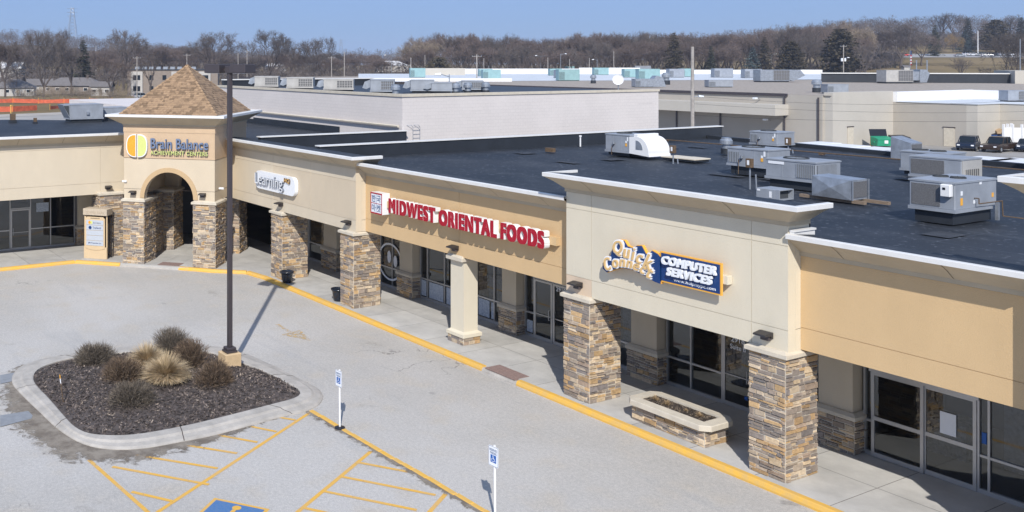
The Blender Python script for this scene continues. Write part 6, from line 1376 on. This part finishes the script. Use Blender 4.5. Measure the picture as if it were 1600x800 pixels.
# ================================================================ HOUSES
def house(lab,u,dep,w_,d,h,rh,rz,wallm,roofm,hip=True,z=None,win=4,name='house',cat='house'):
    p=at(u,HY,dep); z=terrain_h(p.x,p.y) if z is None else z
    t=thing(name,lab,cat,(p.x,p.y,z),rz,None,world=False); mb=MB(); mb.box(-w_/2,w_/2,-d/2,d/2,-.5,h)
    if not hip: mb.xprism([(-d/2,h),(d/2,h),(0,h+rh-.1)],-w_/2,w_/2)
    mb.build('wall',wallm,t); mb=MB(); e=.5; 
    i=d/2 if hip else -e
    A=[mb.vert(q) for q in ((-w_/2-e,-d/2-e,h),(w_/2+e,-d/2-e,h),(w_/2+e,d/2+e,h),(-w_/2-e,d/2+e,h))]; B=[mb.vert((-w_/2+i,0,h+rh)),mb.vert((w_/2-i,0,h+rh))]
    mb.face((A[0],A[1],B[1],B[0])); mb.face((A[2],A[3],B[0],B[1]))
    if hip: mb.face((A[1],A[2],B[1])); mb.face((A[3],A[0],B[0]))
    mb.face(A[::-1]); rf=mb.build('roof',roofm,t)
    mb=MB(); mb.box(w_*.2,w_*.2+.8,-.4,.4,h+rh*.4,h+rh+.7); mb.build('chimney',M['bark'],rf)
    for k in range(win):
        x=-w_/2+w_*(k+.5)/win
        if k==win//2: mb=MB(); mb.box(x-.5,x+.5,-d/2-.05,-d/2-.002,0,2.1); mb.build('door',M['barkpale'],t); continue
        mb=MB(); mb.box(x-.7,x+.7,-d/2-.06,-d/2-.002,1,2.1); f=mb.build('window',M['white'],t); mb=MB(); mb.box(x-.6,x+.6,-d/2-.07,-d/2-.061,1.1,2.0); mb.build('pane',M['carglass'],f)
    return t
RZ=R_(61.35)-PI/2+R_(90); FR=math.atan2(RT.y,RT.x)
HW=mat('house_white',(.50,.48,.45),.8,0,.1,1); HG=mat('house_tan',(.27,.225,.19),.9,0,.1,1)
house('single storey house with a grey hip roof and white wall at the left edge',22,300,13,9,2.6,2.6,FR+.15,HW,M['houseroof'])
house('long low house with a grey roof behind the scrub and orange fence',118,318,19,9,2.7,2.7,FR-.1,HG,M['houseroof'],win=6)
house('small white gabled house between the grey roofed houses',62,325,8,7,2.6,2.2,FR+.3,HW,M['houseroof'],False,win=3)
house('white end house with two windows left of the round tree',160,300,6,7,2.9,1.6,FR,HW,M['houseroof'],False,win=3)
house('white house with a pale roof high among the trees at the left edge',8,430,16,9,4.5,3,FR,HW,M['dirtywhite'],False,z=3)
house('far white house among the trees right of the block building parapet',612,470,15,9,2.8,2.2,FR,HW,M['dirtywhite'],win=5,z=6)
house('tiny far house with a grey roof above the pale parapet',645,520,10,8,2.4,2,FR,HW,M['houseroof'],z=7)
house('far house with a white roof edge left of the pair of poles',430,520,12,8,3,2,FR,HW,M['dirtywhite'],z=5)
house('house with dark roof behind the hilltop trees',1550,520,18,9,3,2.5,FR,HG,M['houseroof'])
ap=thing('apartment_block','two storey brick and white apartment block with rooftop units left of the tower roof','apartment building',tuple(at(262,HY,300)),FR,world=False); ap.location.z=-.1
mb=MB(); mb.box(-12,16,-5,5,0,8.0); mb.build('wall',HG,ap); mb=MB(); mb.box(-12.2,16.2,-5.2,5.2,8.0,8.3); mb.build('roof',M['flash'],ap)
for x in (-9,3.5,12): 
    mb=MB(); mb.box(x-1.8,x+1.8,-5.6,-5.01,0,7.6); by=mb.build('bay',HW,ap)
    for z in (1.6,5.0): mb=MB(); mb.box(x-1.1,x+1.1,-5.66,-5.61,z,z+1.5); mb.build('window',M['carglass'],by)
for x in (-4.5,-.5,8): 
    for z in (1.6,5.0): mb=MB(); mb.box(x-.6,x+.6,-5.06,-5.01,z,z+1.5); mb.build('window',M['carglass'],ap)
for k in range(9): mb=MB(); mb.box(-10+k*2.2,-8.6+k*2.2,-2,0,8.31,9.1); mb.build('rooftop_box',M['galv'],ap)
# ================================================================ ORANGE SNOW FENCES
def snow(lab,pts,h,wob=0):
    t=thing('snow_fence',lab,'fence',tuple(gp(*pts[0])),0,None)
    P=[gp(u,v) for u,v in pts]; mb=MB(); r=random.Random(len(pts)); prev=None
    for a,b in zip(P,P[1:]):
        n=max(1,int((b-a).length/2))
        for k in range(n+1):
            q=a.lerp(b,k/n); hh=h*(1-wob*r.random()); cur=(mb.vert((q.x,q.y,.1)),mb.vert((q.x+r.uniform(-.1,.1),q.y,hh)))
            if prev: mb.face((prev[0],cur[0],cur[1],prev[1]))
            prev=cur
    mb.build('mesh',M['orange_mesh'],t)
    for a in P[:-1]:
        mb=MB(); mb.tube((a.x,a.y,0),(a.x,a.y,h+.3),.04,n=5); mb.build('stake',M['orange_edge'],t)
snow('upper orange snow fence running along the scrub line',[(-20,162),(20,161),(60,162),(100,161.5),(140,161),(175,160.5),(200,160)],1.15,.15)
snow('lower left orange snow fence along the side road',[(-20,176),(20,175.5),(58,173)],1.25,.05)
snow('sagging lower orange snow fence behind the rooftop unit',[(78,172),(100,169),(112,166.5)],1.0,.5)
snow('orange snow fence sagging in folds left of the tower roof',[(138,168),(160,171),(178,172),(197,171.5)],.8,.6)
for u,v,l in ((17,177,'short yellow marker post below the lower left fence'),(164,169,'yellow marker post in front of the upper orange fence')):
    q=gp(u,v); t=thing('marker_post',l,'marker post',q); mb=MB(); mb.tube((q.x,q.y,0),(q.x,q.y,1.4),.12,n=8); mb.build('post',M['yellow'],t); mb=MB(); mb.lathe([(.2,1.4),(.2,1.6),(.05,1.7)],(q.x,q.y,0),8); mb.build('top',M['yellow'],t)
mb=MB(); a=[gp(u,v,-.0) for u,v in ((-30,184),(80,180),(135,176.5),(135,173),(80,176),(-30,180))]; mb.poly([(q.x,q.y,.0) for q in a]); o=mb.build('gravel_path',mat('pale_gravel',(.42,.38,.33),.95,0,.15,.3)); tag(o,kind='structure')
# ================================================================ POLES AND WIRES
PG='utility poles behind the buildings'
def upole(lab,u,vtop,dep,zb=0,arm=True,m='pole_wood',rad=.15,light=None,trans=False,grp=PG,cat='utility pole',name='utility_pole'):
    p=at(u,HY,dep); zt=CAMH+(HY-vtop)/FPX*dep; t=thing(name,lab,cat,(p.x,p.y,zb),0,grp)
    mb=MB(); mb.tube((p.x,p.y,zb),(p.x,p.y,zt),rad*1.15,rad*.8,8); mb.build('pole',M[m],t)
    if arm: 
        mb=MB(); a=p+RT*1.1; b=p-RT*1.1; mb.tube((a.x,a.y,zt-.5),(b.x,b.y,zt-.5),.06,n=4); mb.build('crossarm',M[m],t)
        for s_ in (-1,-.4,.4,1): q=p+RT*s_; mb=MB(); mb.tube((q.x,q.y,zt-.5),(q.x,q.y,zt-.2),.05,n=5); mb.build('insulator',M['galv'],t)
    if trans:
        for s_ in (-.5,.5): q=p+RT*s_; mb=MB(); mb.lathe([(.28,0),(.3,.1),(.3,.9),(.2,1.0)],(q.x,q.y,zt-5.2),10); mb.build('transformer',M['signwhite'],t)
    if light:
        for s_,dz in light: 
            q=p+RT*s_; mb=MB(); mb.tube((p.x,p.y,zt+dz-.3),(q.x,q.y,zt+dz),.05,n=5); mb.build('lamp_arm',M['galv'],t); e=q+RT*(.7 if s_>0 else -.7)
            mb=MB(); mb.tube((q.x,q.y,zt+dz),(e.x,e.y,zt+dz-.05),.18,.1,8); mb.build('lamp_head',M['signwhite'],t)
    return Vector((p.x,p.y,zt))
wp=upole('tall weathered wooden pole rising behind the black roof, the nearest pole',1082,73,86,0,False,rad=.16)
p=at(1082,HY,86); t=thing('street_lamp','white cobra head lamp on the nearest tall wooden pole','lamp',(p.x,p.y,7.3)); q=p+RT*.55; mb=MB(); mb.tube((p.x,p.y,7.35),(q.x,q.y,7.4),.03); mb.build('arm',M['galv'],t); mb=MB(); e=q+RT*.45; mb.tube((q.x,q.y,7.4),(e.x,e.y,7.38),.12,.07,10); mb.build('head',M['signwhite'],t)
for a in (('wooden pole with crossarm left of the tower roof, over the orange fence',214,88,268,0,True),('wooden pole directly behind the tower roof peak',292,84,300,0,True),('pole just right of the light pole heads, left of a pair',372,83,330,0,False),('taller pole with a crossarm, right of the light pole heads',386,78,330,0,True),
 ('shorter pole of the pair above the block building parapet',518,88,300,0,True),('taller pole of the pair above the block building parapet',538,81,300,0,False),('slim pole beside the teal unit on the penthouse',642,90,330,0,False),('wooden pole among the teal units left of centre',745,85,215,0,True),
 ('dark thin pole behind the teal units left of centre',756,91,345,2,False),('pole with a flat white lamp top in front of the wooded belt',856,90,340,2,False),('slim pole right of the curved street lamp',890,92,345,2,False),('short pole left of the satellite dish',921,91,345,2,False),('pole with a lamp arm above the satellite dish',959,80,345,2,False),
 ('slim grey pole right of the nearest tall wooden pole',1110,76,350,2,False),('pole far left in front of the tall trees',150,72,430,5,False),('pole near the first bare trees of the wooded belt',664,86,350,2,False)): upole(*a)
upole('pole carrying two white transformers in front of the largest pine',1318,70,300,1,True,trans=True,light=[(1.2,-4.0)])
upole('tall slim pole at the right edge of the picture',1594,61,240,0,False,'galv',.12)
upole('pale pole beside the hilltop car park',1528,48,455,14,False,'dirtywhite',.22)
for l,u,v,d,li in (('double headed street lamp in front of the spruces',1205,84,345,[(-1.6,0),(1.6,0)]),('curved street lamp left of the largest teal unit',876,84,345,[(1.5,0)]),('double white street lamp above the white roof, left of the flat topped pole',845,88,360,[(-1.5,.3),(1.5,.3)]),('street lamp with a short arm right of the short pole',933,93,345,[(-1.2,0)]),('street lamp with long twin heads over the white parapet at left centre',612,86,390,[(-2.4,0),(2.4,0)])): upole(l,u,v,d,2,False,'galv',.1,li,grp='street lamps beyond the roofs',cat='street lamp',name='street_lamp')
upole('street lamp with an arm reaching left, standing beyond the block building roof',702,116,112,0,False,'galv',.08,[(-1.0,0)],grp=None,cat='street lamp',name='street_lamp')
fp=upole('flagpole with a red, white and blue flag behind the gravel roof',1422,78,250,0,False,'galv',.07,grp=None,cat='flagpole',name='flagpole')
fo_=[o for o in bpy.data.objects if o.name.startswith('flagpole')][0]
mb=MB(); 
for k in range(7): mb.box(fp.x+.1,fp.x+.14,fp.y,fp.y+.5-.05*(k%2),fp.z-4.0+k*.38,fp.z-4.0+(k+1)*.38-.002,0 if k%2 else 1)
mb.box(fp.x+.1,fp.x+.15,fp.y,fp.y+.45,fp.z-1.3,fp.z-.3,2); mb.build('flag',[M['signwhite'],M['red'],M['navy']],fo_)
for u,l in ((1432,'left upright of the roof frame above the hooded unit'),(1448.5,'right upright of the roof frame above the hooded unit')):
    q=at(u,HY,198); t=tag(thing('roof_post',None,None,(q.x,q.y,6.3)),l,'post'); mb=MB(); mb.tube((q.x,q.y,6.3),(q.x,q.y,10.7),.12); mb.build('shaft',M['galv'],t); mb=MB(); mb.lathe([(.16,0),(.16,.1),(.02,.14)],(q.x,q.y,10.7),8); mb.build('cap',M['galv'],t)
a=at(1432,HY,198);b=at(1448.5,HY,198); mb=MB(); mb.tube((a.x,a.y,8.4),(b.x,b.y,8.4),.08); o=mb.build('roof_rail',M['galv']); tag(o,'crossbar joining the two roof posts above the hooded unit','rail')
def wire(lab,pts,sag,rad=.02):
    P=[at(u,HY,d)+Vector((0,0,(HY-v)/FPX*d)) for u,v,d in pts]; mb=MB()
    for a,b in zip(P,P[1:]):
        pr=None
        for k in range(13):
            t=k/12; q=a.lerp(b,t)-Vector((0,0,4*sag*t*(1-t)))
            if pr: mb.tube(pr,q,rad,rad,3,False)
            pr=q
    o=mb.build('overhead_wire',M['cable']); tag(o,lab,'overhead wire','overhead wires')
wire('upper of the two wires crossing in front of the tan warehouse wall',[(1082,150,86),(1700,148,100)],.9,.012)
wire('middle wire crossing in front of the tan warehouse wall',[(1082,162,86),(1700,170,100)],.6,.012)
wire('lowest wire crossing in front of the tan warehouse wall',[(1082,180,86),(1700,185,100)],.45,.014)
wire('long wire before the wooded belt from the nearest wooden pole to the right edge',[(1082,74,200),(1318,82,300),(1594,78,240),(1700,77,240)],.5,.03)
wire('lower long wire in front of the wooded belt at right',[(1082,94,200),(1318,100,300),(1700,99,240)],.5,.03)
wire('wire in front of the wooded belt in the middle of the picture',[(745,86,215),(959,84,345),(1082,78,200)],.6,.03)
wire('wire crossing left of the block building between the poles',[(214,91,268),(386,94,330),(518,97,300),(745,88,215)],.6,.03)
# lattice towers
def lattice(lab,u,vtop,dep,zb):
    p=at(u,HY,dep); zt=CAMH+(HY-vtop)/FPX*dep; t=thing('transmission_tower',lab,'transmission tower',(p.x,p.y,zb)); mb=MB(); H=zt-zb
    def c(s,k,z): w_=(3.2*(1-z/H)+1.1); return p+RT*(s*w_)+FW*(k*w_)+Vector((0,0,zb+z))
    n=9
    for i in range(n):
        z0=H*i/n;z1=H*(i+1)/n
        for s_,k_ in ((-1,-1),(1,-1),(1,1),(-1,1)): mb.tube(c(s_,k_,z0),c(s_,k_,z1),.14,n=3)
        for (a,b),(c_,d_) in (((-1,-1),(1,-1)),((1,1),(-1,1)),((-1,-1),(-1,1)),((1,-1),(1,1))): mb.tube(c(a,b,z0),c(c_,d_,z1),.08,n=3); mb.tube(c(c_,d_,z0),c(a,b,z1),.08,n=3)
    mb.build('lattice',M['galv'],t)
    for zz in (.72,.84,.96):
        mb=MB(); mb.tube(p-RT*5+Vector((0,0,zb+H*zz)),p+RT*5+Vector((0,0,zb+H*zz)),.18,.1,3); mb.build('crossarm',M['galv'],t)
q=at(113,HY,900); lattice('steel lattice transmission tower on the left ridge against the sky',113,29,900,terrain_h(q.x,q.y))
q=at(533,HY,1500); lattice('tiny far lattice tower on the horizon right of the broad topped tree',533,72,1500,0)
# cars on the hill and near the apartments
cs=[('dark',1404,'suv','dark car at the left end of the hilltop car park'),('redc',1414,'sedan','red car on the hilltop beside the dark one'),('silver',1500,'sedan','silver car in front of the blue spruce on the hill'),('whitec',1511,'suv','white van like car beside the blue spruce on the hill'),('whitec',1521,'sedan','white car left of the hilltop pole'),('silver',1533,'sedan','silver car right of the hilltop pole'),('whitec',1543,'suv','white car in the middle of the hilltop row at right'),('dark',1554,'sedan','dark car under the leaning pine on the hill'),('silver',1565,'suv','silver car partly behind the big bare tree on the hill'),('whitec',1580,'sedan','white car behind the big bare tree near the right edge')]
PT={'dark':car_paint('dark_paint',(.02,.025,.03)),'redc':car_paint('red_paint',(.45,.03,.02)),'silver':car_paint('silver_paint',(.4,.42,.44)),'whitec':car_paint('white_car_paint',(.75,.76,.78))}
r=random.Random(4)
for pn_,u,kd,l in cs:
    q=at(u,HY,r.uniform(450,458)); z=terrain_h(q.x,q.y); car('parked_car',l,'car',q.x,q.y,z+.1,FR+r.uniform(-.5,.5),PT[pn_],kd,'cars parked on the hilltop')
q=gp(222,154); car('parked_car','silver blue car parked behind the pole left of the tower roof','car',q.x,q.y,0,FR+.3,PT['silver'],'suv')
mb=MB(); qs=[at(u,HY,d) for u,d in ((1390,446),(1620,446),(1620,468),(1390,468))]; 
for i in range(12):
    a=qs[0].lerp(qs[1],i/12);b=qs[0].lerp(qs[1],(i+1)/12);c=qs[3].lerp(qs[2],(i+1)/12);d=qs[3].lerp(qs[2],i/12); mb.poly([(v.x,v.y,terrain_h(v.x,v.y)+.12) for v in (a,b,c,d)])
o=mb.build('hill_road',mat('hill_road_surface',(.33,.32,.31),.95)); tag(o,kind='structure')
q=at(1415,HY,372); t=thing('shed','small white shed by the path on the grass slope','shed',(q.x,q.y,terrain_h(q.x,q.y)),FR,world=False); mb=MB(); mb.box(-1.2,1.2,-1,1,-.3,2.2); mb.build('wall',HW,t); mb=MB(); mb.xprism([(-1.2,2.2),(1.2,2.2),(0,2.9)],-1.3,1.3); mb.build('roof',M['houseroof'],t)
mb=MB(); mb.box(-2900,300,-1300,2900,-1.5,75); hz=mb.build('haze',bpy.data.materials.new('haze_air')); tag(hz,kind='stuff')
hm=bpy.data.materials['haze_air']; hm.use_nodes=True; hn=hm.node_tree; hn.nodes.clear(); ho=hn.nodes.new('ShaderNodeOutputMaterial'); hv_=hn.nodes.new('ShaderNodeVolumePrincipled'); hv_.inputs['Color'].default_value=(.80,.86,1,1); hv_.inputs['Density'].default_value=.00026; hv_.inputs['Anisotropy'].default_value=.2; hn.links.new(hv_.outputs[0],ho.inputs['Volume'])
fin()
